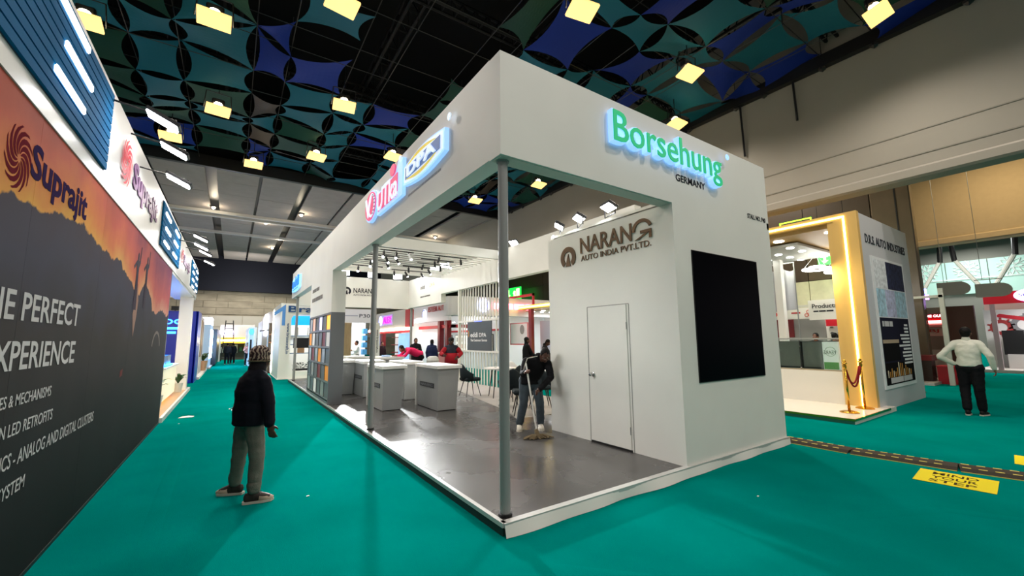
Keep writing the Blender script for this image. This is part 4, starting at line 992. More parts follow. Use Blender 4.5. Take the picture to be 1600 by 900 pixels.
part('blue_emblem', shape2d([(0, 0), (.12, 0), (.12, .9), (-.3, .55), (-.3, .4), (0, .62)], (-.22, 16.99, 2.25), FNY, .006), mat('light_blue_print', (96, 150, 214), .4), br)
part('hedge', bx(.35, 1.7, 17.4, 17.7, .30, .38), BLACK, br)
tv = thing('hanging_screen', 'black television in the opening of the white arched stand', 'television', (.7, 17.45, 1.25)); part('display', bx(.30, 1.05, 17.38, 17.44, 1.28, 1.72), BLACKP, tv); part('bracket', bx(.6, .75, 17.44, 17.7, 1.3, 1.7), BLACK, tv)
hd = thing('artificial_hedge', 'low dark green artificial hedge in the arched stand opening', 'plants', (1, 17.5, .38))
rr = random.Random(3); bm = B()
for i in range(420):
    c = V((rr.uniform(.35, 1.7), rr.uniform(17.35, 17.7), rr.uniform(.38, .62))); a = rr.uniform(0, 6.3); u = V((math.cos(a), math.sin(a), rr.uniform(-.5, 1))) * .06; v_ = u.cross(V((0, .3, 1))).normalized() * .025
    q = [bm.verts.new(c), bm.verts.new(c + u * .5 + v_), bm.verts.new(c + u), bm.verts.new(c + u * .5 - v_)]; bm.faces.new(q)
part('foliage', bm, mat('dark_leaf', (22, 44, 34), .7), hd, kind='stuff')
ex = thing('brass_fitting_box', 'small brown exhibit box on a shelf of the arched stand', 'box', (.75, 18.6, 1.04)); part('box_body', bx(.62, .9, 18.55, 18.75, 1.04, 1.26), mat('tan_box', (170, 130, 90), .5), ex)
lamp('AREA', (1.2, 18.4, 2.9), (1.2, 18.2, 0), 55, .8)
# rounded pale volume and dark shelf display behind it
rv = thing('rounded_pavilion', 'pale rounded pavilion with lit white bars behind the man in the beanie', 'exhibition stand', (-.4, 24, 0))
bm = B(); pts = [(-.62, 0), (-.62, 2.7)] + [(-.62 + .5 - .5 * math.cos(q * PI / 12), 2.7 + .5 * math.sin(q * PI / 12)) for q in range(1, 7)] + [(2, 3.2), (2, 0)]
part('volume', shape2d(pts, (0, 23.3, 0), FNY, .5), mat('pinkish_white', (222, 214, 214), .4), rv)
part('volume', bx(-.62, 2, 23.3, 27, 0, 2.7), mat('pinkish_white', (0, 0, 0)), rv)
for x in (-.5, .0): part('light_bar', bx(x, x + .08, 22.76, 22.8, 1.9, 3.0), em(225, 235, 255, 30), rv)
dd = thing('dark_display', 'dark brown shelf display with orange lights beside the pale pavilion', 'display', (-.3, 21.4, 0)); part('cabinet', bx(-.42, -.02, 21.2, 22.0, 0, 2.5), mat('dark_brown', (44, 28, 24), .4), dd)
for z_ in (.7, 1.1, 1.5, 1.9): part('shelf', bx(-.38, -.05, 21.12, 21.2, z_, z_ + .05), mat('wood_shelf', (150, 90, 60), .4), dd)
part('lit_panel', bx(-.2, -.05, 21.15, 21.2, 2.1, 2.35), em(255, 170, 110, 20), dd); part('arm', cyl(B(), (-.42, 21.3, 2.15), (-.8, 21.3, 2.1), .03), BLACK, dd)
fb = thing('far_fascia_sign', 'bluish white stand front with a small round blue sign far down the aisle', 'exhibition stand', (-.8, 31, 0))
part('wall', bx(-1.0, -.6, 29, 38, 0, 2.5), mat('bluish_wall', (0, 0, 0)), fb); part('round_sign', disc((-.9, 28.98, 2.2), FNY, .14, .2, .03), em(40, 90, 220, 8), fb); part('door', bx(-.95, -.85, 28.97, 29, .1, 1.7), BLACK, fb); part('post', bx(-.75, -.62, 28.9, 29, 0, 2.5), WHITE, fb)
pl_ = part('platform', bx(-.3, 1.8, 16.9, 20.6, 0, .02), WHITE, br)
# ================================================================== STALLS BEHIND THE MAIN STAND
def downlights(par, pts, z, s=.09, m=None):
    for x, y in pts:
        part('downlight', cyl(B(), (x, y, z - .02), (x, y, z), s, seg=12), m or GLOW, par)
w1 = thing('white_shelf_stand', 'white stand with pale fascia and pale blue shelves seen through the counters', 'exhibition stand', (3, 17.4, 0))
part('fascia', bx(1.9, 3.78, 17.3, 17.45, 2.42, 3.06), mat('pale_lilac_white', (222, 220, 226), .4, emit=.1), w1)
part('lettering', text('P30', (3.02, 17.295, 2.66), FNY, .5, .17, .004, .008), mat('slate_print', (80, 84, 100), .5), w1); part('lettering', blurred_words((2.35, 17.295, 2.72), FNY, [.6], .05, FAINT), mat('lilac_print', (180, 180, 200), .5), w1)
for i in range(5): part('wood_board', bx(2.32 + i * .085, 2.40 + i * .085, 17.5, 17.54, .1, 2.42), mat('oak_board', (176, 150, 112), .5, var=.15, vscale=8, stretch=(1, 1, .15)), w1)
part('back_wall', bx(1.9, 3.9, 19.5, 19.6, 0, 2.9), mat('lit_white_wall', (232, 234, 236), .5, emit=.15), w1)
part('wall_poster', bx(2.75, 3.45, 19.44, 19.48, .9, 2.1), pr(214, 220, 228), w1)
for i in range(5): part('blue_box', bx(3.45, 3.66, 18.2, 18.5, .55 + i * .34, .80 + i * .34), mat('sky_blue_panel', (70, 150, 206), .4, emit=.15), w1)
part('front_pillar', bx(3.70, 4.02, 17.3, 17.6, .1, 2.42), BW, w1); part('vertical_lettering', text('www.brasscraft.in', (3.86, 17.295, 2.1), -UZ, 1.1, .09, .004, .01, up=RX), INK, w1)
downlights(w1, ((2.6, 18), (3.3, 18)), 2.42)
lamp('AREA', (3, 18.4, 2.7), (3, 18.2, 0), 60, .6)
# red and grey stand with pink backlit word
w2 = thing('red_grey_stand', 'stand with grey curved fascia, glowing pink-violet word and red return panel', 'exhibition stand', (5.4, 19, 0))
GF = mat('warm_grey_fascia', (176, 172, 166), .4)
part('fascia', bx(5.3, 5.5, 17.3, 24, 2.22, 3.14), GF, w2); part('red_return', bx(5.28, 5.5, 16.75, 17.35, 2.25, 3.1), RED, w2)
part('rounded_end', cyl(B(), (5.36, 17.35, 2.22), (5.36, 17.35, 3.14), .07, seg=16), GF, w2)
letters(w2, 'letter', 'ALEX', (5.28, 21.0, 2.52), FNX, 1.5, .38, .03, em(200, 10, 170, 5), .02); part('lit_tray', bx(5.275, 5.3, 19.4, 21.2, 2.42, 3.0), mat('violet_halo', (180, 160, 225), .5, emit=.3), w2)
part('round_sign', disc((5.27, 21.5, 2.7), FNX, .28, .26, .02), em(150, 160, 255, 8), w2)
part('light_strip', bx(5.24, 5.3, 16.75, 24, 2.08, 2.2), em(255, 226, 200, 16), w2); part('red_band', bx(5.3, 5.36, 16.75, 24, 1.96, 2.08), RED, w2)
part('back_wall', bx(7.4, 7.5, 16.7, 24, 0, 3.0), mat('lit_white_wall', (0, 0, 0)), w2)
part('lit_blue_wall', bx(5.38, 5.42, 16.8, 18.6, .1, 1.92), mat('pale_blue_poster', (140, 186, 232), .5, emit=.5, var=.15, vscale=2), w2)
for i in range(4): part('shelf', bx(5.4, 5.8, 18.75, 19.8, .5 + i * .4, .54 + i * .4), DARKRED, w2)
part('shelf_back', bx(5.8, 5.85, 18.7, 20.4, .1, 1.95), mat('lit_white_wall', (0, 0, 0)), w2); part('red_pillar', bx(5.4, 5.6, 21.5, 21.9, 0, 1.96), DARKRED, w2)
part('dark_panel', bx(5.6, 5.7, 22.4, 23.6, 0, 1.96), mat('navy_panel', (24, 26, 60), .4), w2)
for i in range(5): part('lit_box', bx(5.36, 5.5, 23.3, 23.8, .5 + i * .3, .64 + i * .3), em(120, 150, 255, 15), w2)
lamp('AREA', (6.4, 20, 2.9), (6.2, 20, 0), 50, .8)
# white and red stand with round emblem
w3 = thing('red_white_stand', 'white and red stand with red lettering on its long fascia, behind the man in red', 'exhibition stand', (7.5, 18, 0))
WG = mat('cool_white_fascia', (214, 214, 216), .4)
part('fascia', bx(7.0, 7.15, 15.9, 20.9, 2.55, 3.5), WG, w3)
part('lettering', text('ESTEEM AUTO', (6.99, 18.5, 3.08), FNX, 2.35, .28, .02, .01), mat('red_lettering', (180, 70, 70), .4), w3)
part('round_emblem', disc((6.985, 19.05, 2.98), FNX, .28, .28, .02), em(210, 220, 250, 5), w3); part('emblem_ring', ring2d((6.96, 19.05, 2.98), FNX, .20, .26, .01), mat('blue_ring', (110, 130, 210), .4), w3)
part('curved_fascia', shape2d([(1.95 - 1.95 * math.cos(q * PI / 16), -.5 * math.sin(q * PI / 16)) for q in range(9)] + [(6.2, -.5), (6.2, .3), (0, .3)], (5.9, 13.8, 2.66), RX, .85, up=RY), WG, w3)
part('round_logo', ring2d((7.5, 13.25, 3.12), FNY, .22, .27, .02), em(100, 120, 240, 8), w3); part('logo_face', disc((7.5, 13.27, 3.12), FNY, .3, .3, .01), em(220, 225, 250, 5), w3)
for i, (x0, w_) in enumerate(((8.0, .5), (8.6, .5), (9.2, .55), (9.85, .4))): part('lit_word', bx(x0, x0 + w_, 13.24, 13.28, 2.98, 3.24), em(240, 110, 130, 8), w3)
for x, y in ((7.1, 17.2), (7.1, 16.3)): part('red_post', bx(x, x + .25, y, y + .25, 0, 2.6), DARKRED, w3)
part('red_beam', bx(7.2, 7.4, 15.9, 20.4, 2.18, 2.34), RED, w3); part('red_beam', bx(7.2, 11, 15.9, 16.1, 2.18, 2.34), RED, w3)
part('back_wall', bx(9.2, 9.3, 14, 24, 0, 3), WG, w3)
for y0_, z0_, hh in ((15.2, .95, .9), (17.6, .95, .9), (20.0, .95, .9)):
    p = part('poster', bx(9.15, 9.2, y0_, y0_ + 1.9, z0_, z0_ + hh), mat('dark_frame', (60, 50, 50), .4), w3)
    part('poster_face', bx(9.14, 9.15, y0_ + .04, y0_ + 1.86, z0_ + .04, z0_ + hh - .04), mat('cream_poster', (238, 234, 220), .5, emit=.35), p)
    for a in range(5):
        for c in range(2): part('product_print', bx(9.136, 9.14, y0_ + .15 + a * .34, y0_ + .36 + a * .34, z0_ + .12 + c * .38, z0_ + .36 + c * .38), pr(*random.choice(((206, 150, 120), (170, 170, 160), (210, 200, 150)))), p)
part('red_band', bx(9.15, 9.2, 14.4, 23, 2.0, 2.1), RED, w3)
part('map_print', blurred_words((9.19, 18.3, 2.2), FNX, [.3, .2, .5], .25, RED), mat('dull_print', (150, 120, 124), .5), w3)
downlights(w3, ((8.4, 15), (8.4, 16.6), (8.4, 18.2), (8.4, 19.8), (7.8, 14.6), (9.4, 14.6)), 2.55, .07)
lamp('AREA', (8.3, 17.5, 2.9), (8.3, 17.5, 0), 70, 1)
rs = thing('reception_counter', 'low pale pink counter beside the man in red', 'counter', (6.2, 14.6, 0)); part('body', bx(5.7, 6.6, 14.4, 15.2, 0, .95), mat('pink_laminate', (226, 150, 160), .4), rs); part('worktop', bx(5.65, 6.65, 14.35, 15.25, .95, 1.0), WHITE2, rs)
# stand with the yellow light beam
w4 = thing('yellow_beam_stand', 'stand with a yellow light beam and row of downlights, right of the front pole', 'exhibition stand', (9.6, 12, 0))
part('beam', bx(9.4, 9.9, 10.2, 14.8, 2.98, 3.14), mat('gold_beam', (214, 176, 60), .4), w4); part('light_strip', bx(9.37, 9.4, 10.2, 14.8, 3.02, 3.1), em(255, 220, 70, 16), w4)
part('ceiling', bx(9.9, 12.2, 10.2, 14.8, 2.9, 2.95), mat('cream_ceiling', (200, 186, 160), .5), w4)
downlights(w4, [(10.1 + .55 * a, 10.6 + .8 * b_) for a in range(3) for b_ in range(5)], 2.9, .09)
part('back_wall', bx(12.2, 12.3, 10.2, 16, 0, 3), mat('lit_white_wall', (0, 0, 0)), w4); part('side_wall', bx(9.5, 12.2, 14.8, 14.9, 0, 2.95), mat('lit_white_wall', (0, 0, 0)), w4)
part('red_post', bx(9.4, 9.56, 12.2, 12.42, 0, 2.95), DARKRED, w4); part('red_frame', bx(9.38, 9.45, 12.0, 14.6, 3.55, 3.66), RED, w4); part('red_frame', bx(9.38, 9.45, 12.0, 12.1, 3.14, 3.66), RED, w4)
part('poster', bx(9.42, 9.45, 12.5, 14.0, 1.3, 2.35), mat('pink_edge', (220, 120, 120), .5), w4); part('poster_face', bx(9.41, 9.42, 12.56, 13.94, 1.36, 2.3), pr(236, 230, 226), w4); part('portrait_print', disc((9.405, 12.95, 2.02), FNX, .18, .22, .003), pr(150, 146, 140), w4)
part('yellow_wall', bx(10.4, 10.45, 10.3, 11.4, .1, 2.6), mat('yellow_panel', (240, 190, 20), .4, emit=.3), w4); part('lit_yellow_shelf', bx(10.3, 10.4, 10.5, 11.0, .8, 1.7), em(255, 236, 90, 12), w4); part('grey_panel', bx(9.9, 9.95, 11.45, 12.2, .1, 2.4), mat('lilac_grey', (196, 196, 212), .4), w4)
lamp('AREA', (10.9, 12.4, 2.8), (10.9, 12.4, 0), 60, 1)
lp = thing('lectern_desk', 'small dark brown desk with a paper behind the man with the mop', 'desk', (7.2, 7.6, 0)); part('top', bx(6.9, 7.55, 7.2, 7.9, .98, 1.04), mat('dark_brown', (0, 0, 0)), lp); part('front', bx(6.9, 6.95, 7.2, 7.9, .6, .98), mat('dark_brown', (0, 0, 0)), lp)
for sx in (6.95, 7.5):
    for sy in (7.25, 7.85): part('leg', cyl(B(), (sx, sy, 0), (sx, sy, .98), .02, seg=6), mat('dark_brown', (0, 0, 0)), lp)
pa = single('paper_sheet', shape2d([(0, 0), (.21, 0), (.21, .29), (0, .29)], (7.1, 7.3, 1.041), RX, .002, RY), WHITE, 'white paper sheet on the small brown desk', 'paper')
def exit_sign(x, y, z, label, face='x', w_=.9, h_=.3):
    GRN = em(20, 150, 50, 4) if w_ > 1 else em(40, 190, 50, 7)
    t = thing('exit_sign', label, 'exit sign', (x, y, z), group='green exit signs')
    part('body', bx(x, x + .06, y - w_ / 2, y + w_ / 2, z, z + h_), GRN, t); LG = em(150, 235, 110, 7)
    r = FNX; o = (x - .004, y + w_ / 2, z)
    part('arrow', shape2d([(.22 * w_, .15 * h_), (.34 * w_, .45 * h_), (.26 * w_, .45 * h_), (.26 * w_, .85 * h_), (.18 * w_, .85 * h_), (.18 * w_, .45 * h_), (.10 * w_, .45 * h_)], o, r, .004), LG, t)
    part('door_pictogram', shape2d([(.72 * w_, .12 * h_), (.92 * w_, .12 * h_), (.92 * w_, .88 * h_), (.72 * w_, .88 * h_)], o, r, .003), LG, t)
    part('runner_pictogram', shape2d([(.5 * w_, .12 * h_), (.56 * w_, .4 * h_), (.5 * w_, .55 * h_), (.58 * w_, .75 * h_), (.68 * w_, .7 * h_), (.66 * w_, .45 * h_), (.72 * w_, .15 * h_), (.64 * w_, .15 * h_), (.6 * w_, .35 * h_)], o, r, .004), LG, t)
    part('hanger', cyl(B(), (x + .03, y - w_ * .4, z + h_), (x + .03, y - w_ * .4, 9.4), .008, seg=4), BLACK, t); part('hanger', cyl(B(), (x + .03, y + w_ * .4, z + h_), (x + .03, y + w_ * .4, 9.4), .008, seg=4), BLACK, t)
exit_sign(16.8, 24.6, 4.7, 'green exit sign seen beside the front pole under the right fascia', w_=2.2, h_=1.0)
exit_sign(16.2, 2.72, 4.22, 'green exit sign glowing inside the gold framed stand', w_=1.0, h_=.36)

# ================================================================== GOLD FRAMED STAND ON THE RIGHT
ds = thing('gold_frame_stand', 'stand at the right with a gold light-edged frame and a grey poster wall', 'exhibition stand', (9.4, .1, 0))
GP = mat('grey_stand_panel', (196, 196, 198), .45); GLD = mat('gold_panel', (224, 182, 104), .4, metal=.15); TILE = mat('glossy_white_floor', (222, 216, 204), .2)
part('platform', bx(7.5, 9.9, -.1, 9.5, 0, .09), TILE, ds); part('platform', bx(9.9, 13.1, .12, 9.5, 0, .09), TILE, ds); part('edge_trim', bx(7.485, 7.5, -.11, 9.5, .06, .1), GOLD, ds); part('edge_trim', bx(7.485, 9.5, -.115, -.1, .06, .1), GOLD, ds); part('edge_strip', bx(7.492, 7.5, -.1, 9.5, 0, .06), mat('deep_green_edge', (0, 84, 70), .5), ds)
part('poster_wall', bx(9.5, 13.0, .06, .36, .0, 4.33), GP, ds)
part('gold_post', bx(9.36, 9.5, .06, .50, .09, 4.2), GLD, ds); part('gold_post', bx(9.38, 9.5, .50, .62, .09, 4.2), GLD, ds)
part('top_beam', bx(9.36, 9.5, .06, 9.5, 4.2, 4.36), GLD, ds); part('light_strip', bx(9.345, 9.36, .30, 9.5, 4.25, 4.29), em(255, 232, 120, 13), ds); part('light_strip', bx(9.345, 9.36, .28, .315, .1, 4.29), em(255, 228, 110, 13), ds)
part('ceiling', bx(9.5, 13, .36, 9.5, 4.1, 4.2), mat('gold_brown_ceiling', (176, 140, 82), .5), ds)
part('led_panel', bx(10.3, 13.0, 1.6, 4.2, 4.0, 4.06), mat('pale_grid_panel', (170, 170, 162), .5), ds)
downlights(ds, [(10.6 + .75 * a, 1.9 + .62 * b_) for a in range(4) for b_ in range(4)], 4.0, .09)
downlights(ds, ((9.95, .75), (9.95, 1.9), (12.1, .9)), 4.1, .12)
part('low_wall', bx(9.42, 9.5, .50, 9.5, .09, .80), mat('white_gloss', (232, 228, 218), .3), ds)
part('back_frame_post', bx(12.3, 12.5, 2.9, 3.1, .09, 4.1), WHITE, ds); part('back_frame_post', bx(12.9, 13.0, .4, .5, .09, 4.1), GP, ds)
sign_top = thing('green_frame', 'thin green lit outline frame on top of the gold light-edged stand', 'sign', (9.6, 1.3, 4.36))
for a in ((1.0, 1.02, 4.37, 4.48), (1.68, 1.70, 4.37, 4.48)): part('frame_bar', bx(9.6, 9.63, a[0], a[1], a[2], a[3]), em(150, 230, 40, 6), sign_top)
part('frame_bar', bx(9.6, 9.63, 1.0, 1.70, 4.46, 4.48), em(150, 230, 40, 6), sign_top)
part('lettering', text('D.R.S. AUTO INDUSTRIES', (9.75, .058, 3.68), FNY, 2.95, .21, .006, .012), mat('charcoal_print', (52, 56, 62), .5), ds)
# poster
po = thing('framed_poster', 'tall white-framed poster with a dark night skyline and white text bars', 'poster', (11, .05, .42))
W2 = mat('poster_white', (236, 236, 236), .4)
part('frame', bx(9.93, 12.25, .035, .06, .42, 3.40), W2, po)
NV = mat('navy_print', (30, 30, 46), .8); BK = mat('near_black_print', (18, 16, 18), .8)
def pp_(n, x0, x1, z0, z1, m, lay=0): return part(n, bx(x0, x1, .033 - lay * .002, .036, z0, z1), m, po)
pp_('picture_tile', 10.02, 10.85, 2.68, 3.34, mat('pale_photo', (220, 222, 224), .5, var=.3, vscale=12)); pp_('picture_tile', 10.87, 12.16, 2.68, 3.34, mat('dark_tech_print', (40, 46, 70), .5, var=.6, vscale=9))
pp_('picture_tile', 10.02, 10.6, 2.02, 2.66, mat('light_blue_photo', (160, 196, 210), .5, var=.4, vscale=8)); pp_('picture_tile', 10.62, 11.3, 2.02, 2.66, mat('lilac_photo', (176, 180, 206), .5, var=.4, vscale=9)); pp_('picture_tile', 11.32, 12.16, 2.02, 2.66, mat('light_blue_photo', (0, 0, 0)))
pp_('dark_field', 10.02, 12.16, .50, 2.0, NV); pp_('skyline_field', 10.02, 12.16, .50, .98, BK, 1); pp_('plan_field', 10.06, 11.2, 1.02, 1.42, BK, 1); pp_('beige_band', 10.06, 11.2, 1.42, 1.5, pr(176, 156, 130), 1)
part('lettering', blurred_words((10.15, .031, 1.80), FNY, [.12, .3, .22], .12, WT), WT, po)
for i, (a, b_) in enumerate(((11.75, 12.0), (11.7, 12.02), (11.72, 12.02), (11.35, 12.05), (11.4, 12.06), (11.5, 12.06), (11.2, 12.08), (11.5, 12.08), (11.4, 12.1), (11.4, 12.1), (11.5, 12.1), (11.45, 12.1))): pp_('text_bar', a, b_, 1.82 - i * .082, 1.865 - i * .082, W2, 2)
rr = random.Random(4)
for i in range(14):
    x = 10.15 + i * .13; h = rr.uniform(.1, .34); pp_('building_print', x, x + .06, .66, .66 + h, mat('amber_print', (190, 134, 60), .5) if i % 3 else pr(220, 206, 180), 2)
part('lettering', blurred_words((10.3, .029, .53), FNY, [.9, .65], .12, WT), WT, po)
# glass counter with covered crates
gcn = thing('glass_showcase', 'long glass showcase with metal clips on the gold framed stand\'s low wall', 'showcase', (9.46, 3, .8))
for i in range(7):
    y = .66 + i * .78
    part('glass', bx(9.43, 9.436, y, y + .76, .83, 1.52), mat('clear_glass', (0, 0, 0)), gcn); part('clip', ball(B(), (9.43, y + .77, 1.36), .028, 1), mat('chrome', (0, 0, 0)), gcn); part('clip', ball(B(), (9.43, y + .77, .85), .028, 1), mat('chrome', (0, 0, 0)), gcn); part('stile', bx(9.42, 9.44, y + .762, y + .778, .82, 1.5), BLACK, gcn)
part('top_rail', bx(9.42, 9.98, .6, 6.2, 1.52, 1.55), mat('grey_top', (150, 150, 146), .4), gcn); part('base_rail', bx(9.42, 9.98, .6, 6.2, .80, .83), mat('tan_base', (170, 154, 126), .4), gcn)
CR = mat('grey_green_board', (126, 130, 122), .55, var=.05)
for i, (y0_, y1_, l) in enumerate(((1.45, 1.95, 'tall grey board box inside the showcase, nearest the green printed box'), (2.0, 2.7, 'wide grey board box inside the showcase, middle one'), (2.75, 3.4, 'grey board box inside the showcase next to the white stand wall'), (1.02, 1.4, 'narrow grey board box inside the showcase right beside the green printed box'))):
    t = thing('display_box', l, 'box', (9.7, (y0_ + y1_) / 2, .83), group='board boxes in the showcase'); part('carton', bx(9.46 + .03 * (i % 2), 9.95, y0_, y1_, .831, 1.47), CR, t); part('plinth_edge', bx(9.455, 9.47, y0_ + .02, y1_ - .02, .85, .87), BLACK, t)
t = thing('printed_box', 'white and green lit box with mirrored word at the showcase end', 'box', (9.6, .85, .83)); part('carton', bx(9.46, 9.9, .68, .98, .831, 1.46), mat('lit_white_carton', (232, 240, 226), .4, emit=.3), t); part('green_base', bx(9.455, 9.46, .69, .97, .84, 1.0), mat('green_print', (90, 160, 80), .4, emit=.15), t)
part('round_print', ring2d((9.456, .83, 1.24), FNX, .10, .108, .003), mat('grey_green_print', (120, 150, 120), .5), t); part('lettering', text('YEARS', (9.454, .96, 1.18), FNX, .25, .085, .003, .01, mirror=True), mat('grey_green_print', (0, 0, 0)), t)
# ring pendant lamps
for x, y, z, r, l in ((12.6, 2.02, 3.60, .36, 'white ring pendant lamp, left one inside the gold framed stand'), (12.5, 1.40, 3.44, .38, 'white ring pendant lamp, right one inside the gold framed stand')):
    t = thing('ring_pendant', l, 'pendant lamp', (x, y, z), group='ring pendants')
    bm = B(); pts = [(x + r * math.cos(a * PI / 12), y + r * math.sin(a * PI / 12), z) for a in range(25)]; tube(bm, pts, .028, 6); part('lit_ring', bm, GLOW, t)
    bm = B(); pts = [(x + r * .5 * math.cos(a * PI / 8), y + r * .5 * math.sin(a * PI / 8), z + .07) for a in range(17)]; tube(bm, pts, .022, 6); part('lit_ring', bm, GLOW, t)
    part('canopy', cyl(B(), (x, y, 4.06), (x, y, 4.1), .14, seg=16), mat('dark_brown', (0, 0, 0)), t)
    for a in range(3): part('cable', cyl(B(), (x + r * math.cos(a * 2.1), y + r * math.sin(a * 2.1), z), (x, y, 4.06), .005, seg=4), WHITE, t)
    lamp('POINT', (x, y, z - .1), (0, 0, 0), 6, .2, (1, .97, .9))
lamp('AREA', (10.6, 1.6, 3.95), (10.6, 1.6, 0), 28, .9, (1, .95, .85))
lamp('AREA', (9.2, .9, 3.0), (9.2, -1.6, 0), 25, .4, (1, .85, .5))
# brass stanchions with velvet rope
def stanchion(x, y, z, label):
    t = thing('rope_stanchion', label, 'stanchion', (x, y, z), group='brass stanchions')
    part('base', lathe(B(), (x, y, z), [(.16, 0), (.16, .015), (.12, .03), (.03, .045)], 24), GOLD, t); part('post', cyl(B(), (x, y, z + .04), (x, y, z + .92), .022, seg=16), GOLD, t, smooth=True)
    part('collar', lathe(B(), (x, y, z + .86), [(.024, 0), (.034, .02), (.034, .06), (.024, .08)], 16), GOLD, t); part('finial', lathe(B(), (x, y, z + .94), [(.022, 0), (.045, .015), (.045, .03), (.02, .04), (.03, .06), (.02, .085), (.005, .095)], 16), GOLD, t, smooth=True)
    return t
stanchion(8.30, .22, .09, 'brass rope stanchion on the white platform, left of the pair'); stanchion(9.10, .20, .09, 'brass rope stanchion at the foot of the gold post'); stanchion(14.2, .45, 0, 'brass rope stanchion beyond the poster wall before the red counter')
for q, (dz, l) in enumerate(((.36, 'lower dark red velvet rope between the two brass stanchions'), (.30, 'upper dark red velvet rope between the two brass stanchions'))):
    pts = []
    for i in range(17):
        t = i / 16; pts.append((8.33 + .74 * t, .22 - .02 * t + q * .02, .96 - dz * 4 * t * (1 - t) * 1.1))
    rp = thing('velvet_rope', l, 'rope', (8.7, .2, .6), group='velvet ropes'); part('rope', tube(B(), pts, .016, 8), REDROPE, rp, smooth=True); part('hook', cyl(B(), pts[0], V(pts[0]) + V((-.03, 0, .01)), .012), GOLD, rp); part('hook', cyl(B(), pts[-1], V(pts[-1]) + V((.03, 0, .01)), .012), GOLD, rp)
# stalls seen through the gold framed stand
b1 = thing('parts_stand', 'white stand with printed rows of motor parts behind the gold framed stand', 'exhibition stand', (16, 3, 0))
part('fascia', bx(14.9, 15.0, 1.2, 3.2, 2.15, 2.84), mat('cream_white', (226, 222, 214), .4), b1)
part('lettering', text('Products', (14.89, 3.08, 2.55), FNX, .72, .15, .006, .012), INK, b1); part('lettering', blurred_words((14.89, 3.05, 2.42), FNX, [.15, .2, .2], .05, INK), INK, b1)
part('lit_disc', disc((14.89, 2.15, 2.66), FNX, .2, .13, .02), em(190, 200, 250, 7), b1); part('blue_stripe', shape2d([(0, 0), (.1, 0), (.28, .5), (.18, .5)], (14.89, 1.9, 2.3), FNX, .006), pr(30, 50, 110), b1); part('red_stripe', shape2d([(0, 0), (.1, 0), (.2, .25), (.1, .25)], (14.89, 1.75, 2.3), FNX, .006), pr(180, 30, 50), b1)
part('printed_wall', bx(16.5, 16.6, .9, 4.6, 0, 2.5), mat('cream_white', (0, 0, 0)), b1)
for i in range(13):
    for j in range(5):
        y = 1.1 + i * .25; z = 1.25 + j * .22
        part('part_print', disc((16.495, y, z), FNX, random.uniform(.05, .09), random.uniform(.025, .07), .004, 8), pr(*random.choice(((90, 90, 86), (120, 112, 104), (70, 66, 64)))), b1)
part('red_banner', bx(16.3, 16.35, 1.7, 3.2, 1.95, 2.3), RED, b1); part('lettering', text('RMJ', (16.29, 2.8, 2.0), FNX, .7, .2, .004, .02), em(255, 220, 220, 10), b1)
part('post', bx(15.0, 15.1, 1.85, 1.95, 0, 3.0), OFFW, b1); part('cross_rail', bx(15.0, 15.05, 1.0, 4.6, 2.62, 2.7), OFFW, b1)
b2_ = thing('orange_ring_stand', 'cream stand front with three orange rings beyond the white post', 'exhibition stand', (15.5, 4, 0))
part('fascia', bx(15.4, 15.5, 3.15, 5.2, 2.22, 2.62), mat('cream_white', (0, 0, 0)), b2_)
for q in ((3.46, 2.35), (3.33, 2.35), (3.395, 2.47)): part('ring_print', ring2d((15.39, q[0] + .0, q[1]), FNX, .045, .065, .005, seg=14), pr(200, 70, 40), b2_)
part('oval_badge', disc((15.39, 4.62, 2.42), FNX, .2, .12, .01), mat('red_badge', (200, 50, 30), .4, emit=.3), b2_); part('lettering', text('RMJ', (15.375, 4.77, 2.37), FNX, .3, .1, .004, .01), WT, b2_); part('lettering', blurred_words((15.39, 3.95, 2.42), FNX, [.3], .05, RED), RED, b2_)
part('maroon_panel', bx(15.6, 15.65, 4.0, 4.9, 1.55, 2.3), DARKRED, b2_); part('tower_print', shape2d([(0, 0), (.3, 0), (.18, .35), (.15, .65), (.12, .35)], (15.59, 4.5, .95), FNX, .004), INK, b2_); part('wall', bx(15.65, 15.7, 3.0, 5, 0, 2.35), mat('grey_poster', (150, 146, 142), .5), b2_)
cu = B(); n = 40
for i in range(n + 1):
    y = 3.2 + 2.6 * i / n; x = 14.0 + .05 * math.sin(i * 1.3) + .03 * math.sin(i * 2.9)
    for z in (2.5 - .35 * math.sin(PI * min(1, i / n)) * .2, 4.15 - .28 * (1 - i / n) - .05 * math.sin(i * .8)): cu.verts.new((x, y, z))
cu.verts.ensure_lookup_table()
for i in range(n): cu.faces.new((cu.verts[2 * i], cu.verts[2 * i + 2], cu.verts[2 * i + 3], cu.verts[2 * i + 1]))
hc_ = thing('hanging_cloth', 'silver grey cloth draped behind the white post of the gold framed stand', 'cloth', (14, 4.5, 0)); part('cloth_sheet', cu, mat('silver_grey_cloth', (176, 178, 184), .5), hc_, smooth=True)
for y in (3.2, 5.8): part('frame_pole', cyl(B(), (14.04, y, 0), (14.04, y, 4.15), .02, seg=6), POLE, hc_)
part('top_rail', cyl(B(), (14.04, 3.2, 4.13), (14.04, 5.8, 4.13), .02, seg=6), POLE, hc_)
lamp('AREA', (15.6, 3, 3.6), (15.9, 3, 0), 50, 1, (1, .96, .9))

